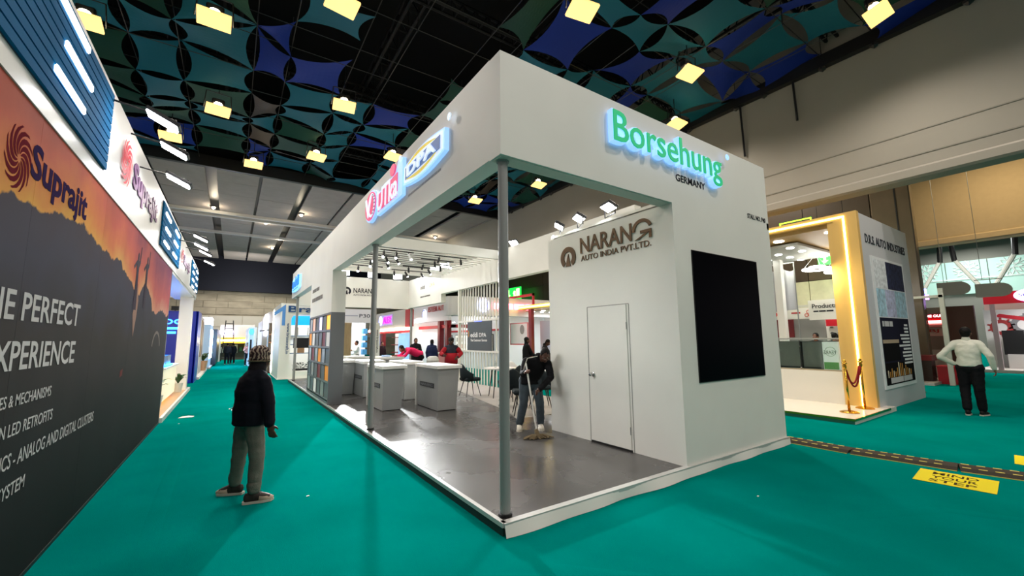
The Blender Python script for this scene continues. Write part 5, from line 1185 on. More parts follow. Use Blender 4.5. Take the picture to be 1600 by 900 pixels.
# ================================================================== FAR RIGHT STALLS
r1 = thing('red_counter_stand', 'stand with red welcome banner, lettered board and red counter past the poster wall', 'exhibition stand', (19, 1, 0))
part('platform', bx(16.5, 21, .55, 4.0, 0, .08), mat('grey_wall', (0, 0, 0)), r1)
part('banner_wall', bx(19.7, 19.8, .62, 2.5, 0, 2.6), mat('pale_board', (206, 198, 188), .5), r1)
part('banner', bx(19.64, 19.7, .66, 1.9, 2.1, 2.36), RED, r1); part('lettering', text('WELCOME OUR', (19.63, 1.6, 2.24), FNX, .9, .09, .004, .01), em(255, 210, 210, 6), r1); part('lit_stripe', bx(19.6, 19.64, .66, 1.9, 2.02, 2.12), em(255, 110, 110, 12), r1)
part('lettering', text('SBJ', (19.69, 1.32, 1.66), FNX, .45, .14, .005, .012), pr(150, 60, 50), r1); part('poster', bx(19.66, 19.7, .7, 1.9, 1.05, 1.55), pr(150, 140, 130), r1); part('picture_band', bx(19.66, 19.7, .7, 1.9, 1.86, 1.98), pr(110, 120, 110), r1)
part('brown_wall', bx(19.4, 19.6, -.1, .6, 0, 2.6), mat('brown_board', (92, 50, 36), .5), r1); part('post', bx(17.0, 17.1, .18, .3, 0, 3.1), OFFW, r1); part('rail', bx(17.0, 17.06, .2, 2.4, 2.8, 2.88), OFFW, r1)
part('red_ring_print', ring2d((16.9, 1.25, 2.5), FNX, .08, .11, .01, seg=14), RED, r1)
c_ = thing('red_counter', 'low red counter behind the brass stanchion and the man in white shirt', 'counter', (17.8, .6, .08)); part('body', bx(17.4, 18.0, .0, .62, .0, .55), RED, c_); part('top', bx(17.38, 18.02, -.02, .64, .55, .58), mat('bright_red', (190, 30, 46), .35), c_)
c_ = thing('dark_counter', 'dark red topped counter left of the low red counter', 'counter', (16.8, 1.2, .08)); part('body', bx(17.2, 17.7, .7, 1.6, .08, .75), mat('dark_brown', (0, 0, 0)), c_); part('top', bx(17.15, 17.75, .66, 1.64, .75, .92), DARKRED, c_)
r2 = thing('machinery_stand', 'stand with printed gears and dark machines under a red lit fascia', 'exhibition stand', (27, -1, 0))
part('printed_wall', bx(27.3, 27.4, -3.6, .7, 0, 2.75), mat('pale_gear_print', (206, 204, 202), .5), r2); part('platform', bx(24.5, 28, -4, .75, 0, .12), mat('grey_wall', (0, 0, 0)), r2)
for y, z, r, c in ((-.5, 2.0, .42, (120, 120, 122)), (-1.5, 1.9, .5, (96, 96, 100)), (-.9, 1.4, .3, (140, 138, 136)), (-2.3, 2.1, .4, (130, 128, 126)), (.2, 1.9, .35, (150, 60, 60))):
    part('gear_print', ring2d((27.29, y, z), FNX, r * .55, r, .006, seg=20), pr(*c), r2)
    for a in range(10): part('gear_tooth', shape2d([(-.04, 0), (.04, 0), (.03, .09), (-.03, .09)], (27.288, y - (r) * math.sin(a * PI / 5), z + r * math.cos(a * PI / 5)), V((0, -math.cos(a * PI / 5), -math.sin(a * PI / 5))), .004, up=V((0, -math.sin(a * PI / 5), math.cos(a * PI / 5)))), pr(*c), r2)
part('red_swoosh', shape2d([(0, 0), (1.2, -.3), (1.3, -.15), (.2, .12)], (27.285, .4, 2.4), FNX, .004), RED, r2)
for y in (-.2, -1.2): part('dark_machine', bx(26.2, 26.8, y - .32, y + .3, .7, 1.75), BLACK, r2)
for y, h in ((-.35, .72), (-1.2, .85), (-1.9, .7), (-2.7, .8)): part('white_cabinet', bx(26.0, 26.7, y - .35, y + .35, .12, h), mat('white_cabinet', (206, 202, 196), .5), r2)
part('red_pipe', tube(B(), [(25.9, -1.5, .2), (25.9, -1.5, 1.1), (25.9, -1.9, 1.1), (25.9, -1.9, .2)], .04, 6), RED, r2)
part('fascia', bx(24.6, 24.8, -4, .3, 2.85, 3.35), mat('red_lit_fascia', (190, 20, 36), .4, emit=.2), r2); part('lit_oval', disc((24.58, -1.0, 3.15), FNX, .45, .26, .02), em(170, 150, 235, 7), r2); part('lettering', text('SUN-J', (24.55, -.68, 3.07), FNX, .6, .16, .006, .015), mat('blue_ring', (0, 0, 0)), r2)
part('fascia_lower', bx(24.6, 24.7, -4, .3, 2.6, 2.85), mat('pink_white', (226, 190, 186), .5), r2); part('post', bx(24.6, 24.75, .0, .15, 0, 2.85), mat('pink_grey_post', (170, 150, 156), .5), r2); part('post', bx(24.6, 24.75, -2.9, -2.75, 0, 2.85), mat('pink_grey_post', (0, 0, 0)), r2)
downlights(r2, ((25.4, -.4), (25.4, -1.4), (25.4, -2.4)), 2.85, .2)
lamp('AREA', (25.6, -1.5, 2.7), (26.4, -1.5, 0), 110, 1)
for y0_, l in ((.9, 'white rounded hanging banner beside the white stand post'), (-.1, 'white rounded hanging banner farther right above the brown wall')):
    pts = [(0, 0), (0, .5)] + [(.62 + .28 * math.sin(q * PI / 8), .25 + .25 * math.cos(q * PI / 8)) for q in range(9)]
    b_ = thing('hanging_banner', l, 'banner', (21, y0_ - .3, 3.1), group='rounded banners'); part('banner_sheet', shape2d([(p[0], p[1]) for p in pts][::-1], (21, y0_ + .1, 3.1 if y0_ > 0 else 2.95), FNX, .03), mat('pale_grey_sheet', (196, 196, 192), .5), b_); part('rod', cyl(B(), (21, y0_ + .1, 3.6), (21, y0_ - .6, 3.6), .015), POLE, b_); part('rod', cyl(B(), (21, y0_ - .1, 3.6), (21, y0_ - .1, 9.4), .008, seg=4), POLE, b_)
h1 = thing('lit_panel_cluster', 'blurred cluster of white and violet lit panels beside the poster wall top', 'sign', (22, 2, 3)); part('panel', bx(22, 22.1, 1.6, 2.9, 3.0, 3.5), em(226, 232, 250, 8), h1); part('panel', bx(21.9, 22, 1.5, 1.8, 3.3, 3.5), em(110, 130, 250, 12), h1); part('panel', bx(21.9, 22, 1.45, 1.75, 3.05, 3.25), em(210, 120, 250, 12), h1); part('post', bx(22.0, 22.1, 2.2, 2.3, 0, 3.0), POLE, h1)
# second hall sails over the far cross aisle
struct('ceiling_third', bx(24.5, 51, -14, 44, 9.4, 9.6), ROOFM).name = 'ceiling.003'
c2 = thing('sail_canopy', 'distant green and dark sails over the far cross aisle', 'fabric ceiling', (36, 3, 9)); rr = random.Random(9)
for i in range(9):
    for j in range(9):
        if rr.random() < .25: continue
        x0 = 29 + i * 1.7; y0_ = -6 + j * 1.6; part('sail', sail_mesh(x0, x0 + 1.7, y0_, y0_ + 1.6, [8.7 + rr.uniform(-.2, .2) for _ in range(4)], n=4), COLS[rr.choice(('green', 'teal', 'green', 'black'))], c2)
for x, y, l in ((32, 1.9, 'distant hanging light beneath the far sails, left'), (34, .9, 'distant hanging light beneath the far sails, middle'), (33, -.4, 'distant hanging light beneath the far sails, right')):
    t = thing('hanging_floodlight', l, 'ceiling light', (x, y, 8.3), 0, 'hanging hall floodlights'); part('reflector_plate', bx(x - .5, x + .5, y - .35, y + .35, 8.3, 8.36), em(255, 240, 170, 30), t); part('bracket', cyl(B(), (x, y, 8.36), (x, y, 9.4), .02), BLACK, t)

# ================================================================== FLOOR: cable ramp and stickers
YEL = mat('yellow_mark', (222, 204, 0), .7)
def ramp_piece(p0, p1, label):
    a = V(p0); b_ = V(p1); d = (b_ - a); L = d.length; rz_ = math.atan2(d.y, d.x)
    t = thing('cable_ramp', label, 'cable protector', (a.x, a.y, 0), rz_, 'cable ramp pieces')
    bm = poly(B(), [(0, -.19, 0), (0, -.11, .035), (0, .11, .035), (0, .19, 0)], (L - .01, 0, 0)); part('rubber_body', bm, mat('black_rubber', (52, 46, 38), .8, bump=.4), t, local=True)
    n = int(L / .13)
    for i in range(n):
        for s in (-1, 1):
            b2 = bx(i * .13 + .02, i * .13 + .09, -.014, .014, 0, .003); b2.transform(Matrix.Translation((0, s * .093, .0345))); part('yellow_dash', b2, mat('worn_yellow', (206, 190, 90), .6), t, local=True)
    part('side_line', bx(0, L - .012, -.192, -.186, 0, .008), mat('worn_yellow', (0, 0, 0)), t, local=True)
P = [(5.33, .28), (5.32, -.72), (5.45, -1.72), (5.68, -2.70), (5.95, -3.6)]
for i, l in enumerate(('cable ramp piece touching the white stand corner', 'cable ramp piece, second from the white stand', 'cable ramp piece beside the nearer yellow floor sticker', 'cable ramp piece at the right edge of the picture')): ramp_piece(P[i], P[i + 1], l)
def sticker(x, y, a, label):
    t = thing('floor_sticker', label, 'floor sticker', (x, y, .002), a, 'yellow floor stickers')
    part('sheet', bx(-.31, .31, -.29, .29, 0, .003), YEL, t, local=True)
    for i, s_ in enumerate(('MIND', 'YOUR', 'STEP')):
        part('lettering', text(s_, (-.19, .10 - i * .165, .003), RX, .36, .115, .001, .012, up=RY), mat('brown_black_print', (60, 44, 10), .6), t, local=True)
sticker(4.81, -1.79, math.radians(-90 + 5), 'yellow floor sticker reading MIND YOUR STEP, near the cable ramp')
sticker(6.55, -2.35, math.radians(90 + 6), 'yellow floor sticker cut off by the right edge of the picture')
# ================================================================== PEOPLE
def etube(bm, pts, rad, X, seg=14):
    pts = [V(p) for p in pts]; rings = []; X = V(X)
    for i, p in enumerate(pts):
        t = (pts[min(i + 1, len(pts) - 1)] - pts[max(i - 1, 0)]).normalized()
        u = (X - t * X.dot(t)).normalized(); v = t.cross(u)
        r = rad[i]; rx, ry = r if isinstance(r, tuple) else (r, r)
        rings.append([bm.verts.new(p + u * (rx * math.cos(k * 2 * PI / seg)) + v * (ry * math.sin(k * 2 * PI / seg))) for k in range(seg)])
    for i in range(len(rings) - 1):
        for k in range(seg): bm.faces.new((rings[i][k], rings[i][(k + 1) % seg], rings[i + 1][(k + 1) % seg], rings[i + 1][k]))
    bm.faces.new(rings[0][::-1]); bm.faces.new(rings[-1])
def limb(bm, pts, rad):
    pts = [V(p) for p in pts]
    for i in range(len(pts) - 1):
        a, b_ = pts[i], pts[i + 1]
        if (b_ - a).length < 1e-4: continue
        cyl(bm, a, b_, rad[i], rad[i + 1], 12)
    for p, r in zip(pts, rad): ball(bm, p, r, 2)
def remesh(bm, voxel, smooth=3, wr_=0.0, wf=9.0):
    bmesh.ops.recalc_face_normals(bm, faces=bm.faces)
    me = bpy.data.meshes.new('r'); bm.to_mesh(me); bm.free()
    o = bpy.data.objects.new('r', me); COL.objects.link(o)
    m = o.modifiers.new('r', 'REMESH'); m.mode = 'VOXEL'; m.voxel_size = voxel; m.adaptivity = 0
    s = o.modifiers.new('s', 'SMOOTH'); s.factor = .5; s.iterations = smooth
    dg = bpy.context.evaluated_depsgraph_get(); out = bpy.data.meshes.new_from_object(o.evaluated_get(dg))
    bpy.data.objects.remove(o); bpy.data.meshes.remove(me)
    if wr_:
        ns = [v.normal.copy() for v in out.vertices]
        for v, n_ in zip(out.vertices, ns):
            c = v.co; q = V((c.x * wf, c.y * wf, c.z * wf * 1.6))
            v.co = c + n_ * wr_ * (noise.noise(q) + .5 * noise.noise(q * 2.3))
    return out
def hand(bm, w_, d, n_, curl=.5, s=1.0, thumb=1):
    """w_ wrist, d pointing direction, n_ direction the palm faces"""
    w_ = V(w_); d = V(d).normalized(); n_ = (V(n_) - d * V(n_).dot(d)).normalized(); side = d.cross(n_) * thumb
    rot = Matrix((side, d, n_)).transposed()
    ball(bm, w_ + d * .048 * s, (.042 * s, .052 * s, .017 * s), 2, rot)
    for k, (off, L) in enumerate(((.033, .070), (.011, .080), (-.011, .075), (-.033, .058))):
        p = w_ + d * .088 * s + side * off * s; a = curl * (.8 + .1 * k); pts = [p]; dd = d + side * off * 2.5; dd.normalize()
        for q, f in enumerate((.45, .32, .23)):
            dirn = dd * math.cos(a * (q + .5)) + n_ * math.sin(a * (q + .5)); p = p + dirn * L * f * s; pts.append(p)
        limb(bm, pts, [.0095 * s, .009 * s, .008 * s, .007 * s])
    p = w_ + d * .025 * s + side * .032 * s
    limb(bm, [p, p + (side * .8 + d * .7 + n_ * .3).normalized() * .035 * s, p + (side * .55 + d * 1.0 + n_ * .6).normalized() * .062 * s], [.013 * s, .011 * s, .009 * s])
def head(bm, c, look, s=1.0):
    c = V(c); f = V(look).normalized(); r = f.cross(UZ).normalized(); u = r.cross(f); R_ = Matrix((r, f, u)).transposed()
    def P(x, y, z): return c + (r * x + f * y + u * z) * s
    ball(bm, P(0, -.012, .025), (.074 * s, .092 * s, .092 * s), 3, R_)
    ball(bm, P(0, .022, -.045), (.056 * s, .062 * s, .070 * s), 3, R_)
    ball(bm, P(0, .060, -.095), (.026 * s, .022 * s, .020 * s), 2, R_)
    limb(bm, [P(0, .082, .005), P(0, .104, -.030)], [.010 * s, .016 * s])
    for q in (-1, 1):
        ball(bm, P(q * .018, .088, -.034), .010 * s, 1); ball(bm, P(q * .076, -.008, -.018), (.012 * s, .022 * s, .032 * s), 2, R_); ball(bm, P(q * .04, .062, -.03), .024 * s, 2)
        limb(bm, [P(q * .012, .083, .030), P(q * .052, .066, .028)], [.010 * s, .009 * s])
    limb(bm, [P(-.020, .078, -.065), P(.020, .078, -.065)], [.010 * s, .010 * s])
    return P, R_
def person(label, loc, heading, J=None, look=None, h=1.70, top=(40, 44, 60), legs=(40, 42, 48), skin=SKIN, vox=.012, group=None, hat=None, hair=True, sleeve=True, topmat=None, legmat=None, shoe=(30, 28, 28), jr=1.0, hem=-.04, toes=None, curl=.6, feet=True, slim=1.0, hl=1.0, palms=None, handdir=None, wrinkle=.007, grip=None):
    """joints are offsets from loc on the world's axes; heading = direction the body faces"""
    k = h / 1.70; F = V((heading[0], heading[1], 0)).normalized(); Rt = F.cross(UZ)
    def W(x, y, z): return (Rt * x + F * y + UZ * z) * k
    D = dict(pel=W(0, 0, .93), chest=W(0, 0, 1.22), neck=W(0, .0, 1.44), head=W(0, .03, 1.575), shL=W(-.165, 0, 1.375), shR=W(.165, 0, 1.375), elL=W(-.24, -.02, 1.11), elR=W(.24, -.02, 1.11), wrL=W(-.25, .07, .87), wrR=W(.25, .07, .87),
             hpL=W(-.09, 0, .90), hpR=W(.09, 0, .90), knL=W(-.105, .03, .50), knR=W(.105, .03, .50), anL=W(-.11, -.02, .09), anR=W(.11, -.02, .09))
    for a, b_ in (J or {}).items(): D[a] = V(b_)
    D = {a: V(b_) + V(loc) for a, b_ in D.items()}
    look = V(look) if look else F
    t = thing('person', label, 'person', loc, 0, group)
    fv = D['anR']; sx = (D['shR'] - D['shL']).normalized(); hx = (D['hpR'] - D['hpL']).normalized()
    tF = lambda x: UZ.cross(x).normalized()
    # body: head, neck, trunk, limbs and hands as one surface
    bm = B(); hs = 1.0 * hl * (k if k < 1 else 1)
    P, R_ = head(bm, D['head'], look, hs)
    limb(bm, [D['neck'] - UZ * .05, D['neck'].lerp(D['head'], .5)], [.062 * k, .052 * k])
    etube(bm, [D['pel'] - UZ * .06, D['pel'], D['pel'].lerp(D['chest'], .5), D['chest'], D['chest'].lerp(D['neck'], .6), D['neck']], [(.13 * k, .09 * k), (.15 * k, .10 * k), (.13 * k, .09 * k), (.155 * k, .105 * k), (.15 * k, .09 * k), (.06 * k, .06 * k)], sx)
    for s_ in 'LR':
        limb(bm, [D['neck'] - UZ * .03, D['sh' + s_], D['el' + s_], D['wr' + s_]], [.05 * k, .052 * k, .040 * k, .027 * k])
        limb(bm, [D['hp' + s_], D['kn' + s_], D['an' + s_]], [.082 * k, .055 * k, .038 * k])
        d = (handdir or {}).get(s_, D['wr' + s_] - D['el' + s_]); n_ = (palms or {}).get(s_, sx * (1 if s_ == 'L' else -1))
        hand(bm, D['wr' + s_], d, n_, curl if not grip or s_ not in grip else 1.25, max(.9, k), 1 if V(d).cross(V(n_)).dot(F) > 0 else -1)
    part('body', remesh(bm, vox, 2), skin, t, smooth=True)
    # upper garment
    bm = B(); q = jr * k; pe = D['pel'] + UZ * hem
    etube(bm, [pe, D['pel'] + UZ * .06, D['pel'].lerp(D['chest'], .55), D['chest'], D['chest'].lerp(D['neck'], .55), D['neck'] - UZ * .01], [(.175 * q, .135 * q), (.172 * q, .135 * q), (.165 * q, .13 * q), (.18 * q, .135 * q), (.165 * q, .115 * q), (.075 * q, .075 * q)], sx)
    for s_ in 'LR':
        sh, el, wr2 = D['sh' + s_], D['el' + s_], D['wr' + s_]
        end = el.lerp(wr2, .92) if sleeve else sh.lerp(el, .6)
        pts = [D['neck'] - UZ * .03, sh, el, end] if sleeve else [D['neck'] - UZ * .03, sh, end]
        limb(bm, pts, ([.055 * q, .064 * q, .054 * q, .044 * q] if sleeve else [.07 * q, .075 * q, .062 * q]))
    if jr > 1.05: limb(bm, [D['neck'] - UZ * .02, D['neck'] + UZ * .035], [.082 * k, .078 * k])
    part('jacket' if jr > 1.05 else 'shirt', remesh(bm, max(vox, .013), 3, wrinkle), topmat or mat('cloth_%d_%d_%d' % top, top, .85), t, smooth=True)
    # trousers
    bm = B()
    limb(bm, [D['hpL'], D['hpR']], [.115 * k * slim, .115 * k * slim]); ball(bm, D['pel'] - UZ * .04, (.15 * k, .115 * k, .12 * k), 2, Matrix((hx, tF(hx), UZ)).transposed())
    for s_ in 'LR': limb(bm, [D['hp' + s_], D['kn' + s_], D['kn' + s_].lerp(D['an' + s_], .9)], [.105 * k * slim, .078 * k * slim, .068 * k * slim])
    part('trousers', remesh(bm, max(vox, .013), 3, wrinkle), legmat or mat('cloth_%d_%d_%d' % legs, legs, .85), t, smooth=True)
    if feet:
        for s_ in 'LR':
            td = V((toes or {}).get(s_, F)).normalized(); a = D['an' + s_]; z0 = loc[2]; sd = td.cross(UZ)
            base = V((a.x, a.y, z0)); bm = B()
            etube(bm, [base - td * .085 + UZ * .05, base - td * .07 + UZ * .052, base + UZ * .062, base + td * .07 + UZ * .05, base + td * .13 + UZ * .038, base + td * .168 + UZ * .03], [(.02, .02), (.034, .048), (.038, .058), (.046, .044), (.044, .032), (.018, .014)], sd, 12)
            limb(bm, [base + UZ * .06, base + UZ * .11], [.042, .044])
            so = part('shoe', remesh(bm, .009, 2), mat('shoe_%d_%d_%d' % shoe, shoe, .6), t, smooth=True)
            bm = B(); pts = [(-.09, -.03), (-.095, 0), (-.09, .03), (0, .04), (.09, .05), (.155, .04), (.182, 0), (.155, -.04), (.09, -.05), (0, -.04)]
            poly(bm, [base + td * p_[0] + sd * p_[1] + UZ * .002 for p_ in pts], (0, 0, .022)); part('sole', bm, mat('pale_sole', (196, 190, 176), .6), so)
    hc = P(0, -.02, .035)
    if hair:
        bm = B(); ball(bm, P(0, -.024, .036), (.084 * hs, .094 * hs, .092 * hs), 3, R_); ball(bm, P(0, -.05, -.02), (.074 * hs, .058 * hs, .075 * hs), 3, R_)
        part('hair', remesh(bm, .009, 2, .004, 30), HAIR, t, smooth=True)
    for s_ in (-1, 1):
        e = part('eye', ball(B(), P(s_ * .030, .077, .006), .0105 * hs, 1), mat('eye_white', (216, 210, 200), .3), t, smooth=True); part('iris', ball(B(), P(s_ * .030, .0845, .006), .0055 * hs, 1), HAIR, e)
    part('mouth', ball(B(), P(0, .083, -.066), (.020 * hs, .006, .005), 1, R_), mat('lip', (110, 56, 50), .5), t)
    return t, D, P, R_, hs

# --- man in the beanie, front left
BEAN = bpy.data.materials.new('patterned_knit'); BEAN.use_nodes = True
nt = BEAN.node_tree; wv = nt.nodes.new('ShaderNodeTexWave'); wv.inputs['Scale'].default_value = 9; wv.inputs['Distortion'].default_value = 9; wv.inputs['Detail'].default_value = 2; wv.inputs['Detail Scale'].default_value = 1.6
tc = nt.nodes.new('ShaderNodeTexCoord'); nt.links.new(tc.outputs['Object'], wv.inputs['Vector'])
cr = nt.nodes.new('ShaderNodeValToRGB'); cr.color_ramp.interpolation = 'CONSTANT'; e = cr.color_ramp.elements; e[0].color = lin((38, 18, 20)) + (1,); e[1].position = .62; e[1].color = lin((150, 134, 116)) + (1,); e2 = e.new(.38); e2.color = lin((66, 28, 26)) + (1,)
nt.links.new(wv.outputs[0], cr.inputs[0]); nt.links.new(cr.outputs[0], nt.nodes['Principled BSDF'].inputs['Base Color']); nt.nodes['Principled BSDF'].inputs['Roughness'].default_value = .9
L0 = V((-1.72, 2.14, 0)); r_ = lambda *a: V(a) - L0
CARGO = mat('grey_olive_cloth', (104, 102, 92), .9, var=.2, vscale=7, bump=.3, bscale=120)
t, D, P, R_, hs = person('man in dark jacket and patterned beanie standing in the aisle, seen from behind', tuple(L0), (.85, .45),
    dict(pel=r_(-1.73, 2.13, .86), chest=r_(-1.72, 2.13, 1.08), neck=r_(-1.70, 2.13, 1.31), head=r_(-1.665, 2.15, 1.43), shL=r_(-1.765, 2.25, 1.20), shR=r_(-1.64, 2.0, 1.20), elR=r_(-1.585, 1.93, .98), wrR=r_(-1.57, 1.90, .77), elL=r_(-1.70, 2.30, .98), wrL=r_(-1.60, 2.36, .80),
         hpR=r_(-1.70, 2.06, .82), hpL=r_(-1.77, 2.20, .82), knR=r_(-1.655, 2.04, .45), knL=r_(-1.80, 2.30, .45), anR=r_(-1.665, 2.04, .10), anL=r_(-1.82, 2.43, .10)),
    look=(.86, .52, -.02), h=1.56, top=(12, 14, 24), legmat=CARGO, vox=.0075, hair=False, curl=.35, shoe=(52, 46, 42), jr=1.24, hem=-.10, toes=dict(R=(1, -.12, 0), L=(-.75, .4, 0)), slim=1.0, hl=1.02, skin=SKIND, handdir=dict(R=(.25, -.1, -1)), palms=dict(R=(.5, .8, 0)))
bm = B(); ball(bm, P(0, -.018, .048), (.098 * hs, .112 * hs, .098 * hs), 4, R_); ball(bm, P(0, -.02, .0), (.096 * hs, .110 * hs, .05 * hs), 4, R_); bn = part('beanie', remesh(bm, .007, 2, .002, 40), BEAN, t, smooth=True)
bm = B(); u_ = R_ @ V((0, 0, 1))
pts = [P(.101 * math.cos(a * PI / 12), -.02 + .114 * math.sin(a * PI / 12), -.032) for a in range(25)]; tube(bm, pts, .007, 6); part('knit_rim', bm, mat('olive_rim', (110, 98, 76), .9), bn, smooth=True)
bm = B(); limb(bm, [D['neck'] + V((0, 0, .0)), D['neck'] + V((.01, .01, .05))], [.085, .082]); part('scarf', remesh(bm, .01, 2, .006, 14), mat('dark_knit', (26, 24, 26), .95), t, smooth=True)
bm = B()
for s_ in 'LR':
    a = D['an' + s_]; limb(bm, [a + UZ * .06, a + UZ * .085], [.066, .068])
part('gathered_cuffs', remesh(bm, .011, 2, .006, 20), CARGO, t, smooth=True, kind='stuff')
for s_, td in (('R', V((1, -.12, 0)).normalized()), ('L', V((-.75, .4, 0)).normalized())):
    a = D['an' + s_]; bm = B(); sd = td.cross(UZ)
    etube(bm, [V((a.x, a.y, .0)) + td * .05 + UZ * .045, V((a.x, a.y, 0)) + td * .12 + UZ * .036, V((a.x, a.y, 0)) + td * .175 + UZ * .026], [(.048, .046), (.048, .036), (.022, .018)], sd, 12); part('shoe_toe', bm, mat('beige_shoe', (190, 166, 146), .6), t, smooth=True)
    bm = B()
    for q in range(3): tube(bm, [V((a.x, a.y, 0)) + td * (.03 + q * .025) + UZ * (.10 - q * .014) - sd * .03, V((a.x, a.y, 0)) + td * (.04 + q * .025) + UZ * (.112 - q * .014), V((a.x, a.y, 0)) + td * (.03 + q * .025) + UZ * (.10 - q * .014) + sd * .03], .006, 5)
    part('laces', bm, BLACK, t, kind='stuff')

# --- man with the mop
L0 = V((2.27, 2.66, .1))
JEAN = mat('faded_grey_jeans', (66, 76, 82), .9, var=.2, vscale=6)
t, D, P, R_, hs = person('man in black striped track jacket and grey jeans mopping the stand floor', tuple(L0), (-.6, -.8),
    dict(pel=r_(2.26, 2.66, .90), chest=r_(2.25, 2.54, 1.12), neck=r_(2.27, 2.42, 1.27), head=r_(2.30, 2.30, 1.335), shR=r_(2.08, 2.53, 1.24), shL=r_(2.41, 2.37, 1.19), elR=r_(1.97, 2.46, 1.04), wrR=r_(1.93, 2.30, 1.10), elL=r_(2.40, 2.28, .98), wrL=r_(2.10, 2.22, .80),
         hpR=r_(2.19, 2.72, .90), hpL=r_(2.34, 2.62, .90), knR=r_(2.14, 2.70, .52), knL=r_(2.38, 2.56, .52), anR=r_(2.11, 2.78, .19), anL=r_(2.43, 2.62, .19)),
    look=(-.45, -.75, -.75), h=1.62, top=(15, 15, 18), legmat=JEAN, vox=.008, shoe=(206, 200, 184), jr=1.08, hem=-.05, toes=dict(R=(-.5, -.7, 0), L=(-.45, -.8, 0)), skin=SKIND, handdir=dict(R=(-.3, -.5, .1), L=(-.7, -.2, -.2)), palms=dict(R=(.3, -.2, -.8), L=(0, -.8, -.3)), grip='LR')
bm = B()
for off in (-.018, 0.0, .018):
    a = D['neck'] + V((-.03, -.03, .02)); b_ = D['shR']; c_ = D['elR']; o_ = V((.0, -.085, .02)) + V((.3, .5, 0)) * off
    tube(bm, [a.lerp(b_, .3) + o_ * .8 + UZ * .03, b_ + V((-.02, -.07, .045)) + V((.3, .5, 0)) * off, b_.lerp(c_, .5) + V((-.04, -.055, .02)) + V((.3, .5, 0)) * off, c_ + V((-.03, -.045, .02)) + V((.3, .5, 0)) * off], .0055, 5)
for off in (-.018, 0.0, .018):
    b_ = D['shL']; c_ = D['elL']; tube(bm, [b_ + V((.02, -.07, .04)) + V((.3, .4, 0)) * off, b_.lerp(c_, .5) + V((.045, -.055, .0)) + V((.3, .4, 0)) * off, c_ + V((.04, -.04, 0)) + V((.3, .4, 0)) * off], .0055, 5)
part('sleeve_stripes', bm, mat('pale_stripe', (190, 186, 172), .7), t, kind='stuff')
mp = thing('mop', 'grey-brown string mop with white handle held by the man in the striped jacket', 'mop', (1.95, 2.1, .1))
part('handle', cyl(B(), (1.92, 2.31, 1.22), (1.985, 2.14, .20), .0135, seg=10), mat('white_handle', (216, 214, 206), .4), mp); part('socket', cyl(B(), (1.98, 2.15, .24), (1.99, 2.13, .15), .03, .04, 10), mat('mop_brown', (112, 98, 74), .9), mp)
bm = B(); rr = random.Random(2)
for i in range(90):
    a = rr.uniform(0, 2 * PI); l = rr.uniform(.12, .27); c = V((1.985, 2.13, .15)); d = V((math.cos(a), math.sin(a) * .45, 0)); d = V((d.x * .8 - d.y * .6, d.x * -.6 * .3 + d.y * .8, 0))
    tube(bm, [c, c + d * l * .4 + V((0, 0, .01)), c + d * l * .8 + V((rr.uniform(-.03, .03), 0, -.025)), c + d * l + V((rr.uniform(-.04, .04), rr.uniform(-.03, .03), -.038))], .009, 4)
part('strings', bm, mat('mop_brown', (0, 0, 0)), mp, kind='stuff')

# --- man in the white shirt, right
L0 = V((10.45, -1.17, 0))
WS = mat('white_shirt', (214, 214, 200), .8)
t, D, P, R_, hs = person('man in white shirt and black trousers walking away, hand on hip', tuple(L0), (1, -.1),
    dict(elL=r_(10.33, -.78, 1.15), wrL=r_(10.45, -.96, 1.0), elR=r_(10.40, -1.47, 1.17), wrR=r_(10.50, -1.49, .92), shL=r_(10.44, -1.00, 1.42), shR=r_(10.44, -1.34, 1.42), knL=r_(10.47, -1.06, .52), knR=r_(10.44, -1.26, .52), anL=r_(10.38, -1.07, .10), anR=r_(10.50, -1.26, .09)),
    look=(1, -.05, 0), h=1.76, topmat=WS, legs=(14, 14, 18), vox=.010, shoe=(20, 18, 18), jr=1.0, hem=.0, toes=dict(L=(1, .1, 0), R=(1, -.2, 0)), palms=dict(L=(0, -1, 0)), handdir=dict(L=(.3, -.5, -.5)))
bm = B(); limb(bm, [D['neck'] + UZ * .0, D['neck'] + UZ * .02], [.070, .066]); part('collar', remesh(bm, .01, 1), WS, t, smooth=True)


# --- people in and around the stand
BLK = (16, 16, 20)
t, D, P, R_, hs = person('man in dark and red track jacket and cap standing behind the front counter', (3.46, 8.2, .1), (-.65, -.75), dict(wrR=(-.32, -.16, 1.05), elR=(-.30, .03, 1.08), wrL=(.04, -.32, .98), elL=(.25, -.14, 1.08)), look=(-.6, -.7, -.25), h=1.56, top=(38, 40, 50), legs=BLK, vox=.011, jr=1.12, skin=SKIND)
bm = B(); q_ = V((3.46, 8.2, .1)); etube(bm, [q_ + UZ * .80, q_ + UZ * .9, q_ + UZ * 1.10], [(.20, .155), (.198, .155), (.190, .150)], (D['shR'] - D['shL']).normalized(), 18); part('red_lower_panel', bm, mat('red_cloth', (150, 22, 34), .8), t, smooth=True)
bm = B()
for s_ in 'LR': limb(bm, [D['sh' + s_].lerp(D['el' + s_], .3), D['el' + s_], D['el' + s_].lerp(D['wr' + s_], .85)], [.080, .068, .054])
part('red_sleeves', remesh(bm, .014, 2, .004), mat('red_cloth', (0, 0, 0)), t, smooth=True, kind='stuff')
bm = B(); ball(bm, P(0, -.012, .06), (.094 * hs, .108 * hs, .07 * hs), 3, R_); ball(bm, P(0, .10, .035), (.06 * hs, .06 * hs, .012 * hs), 2, R_); part('cap', remesh(bm, .009, 1), mat('dark_cap', (36, 34, 34), .9, var=.6, vscale=30), t, smooth=True)
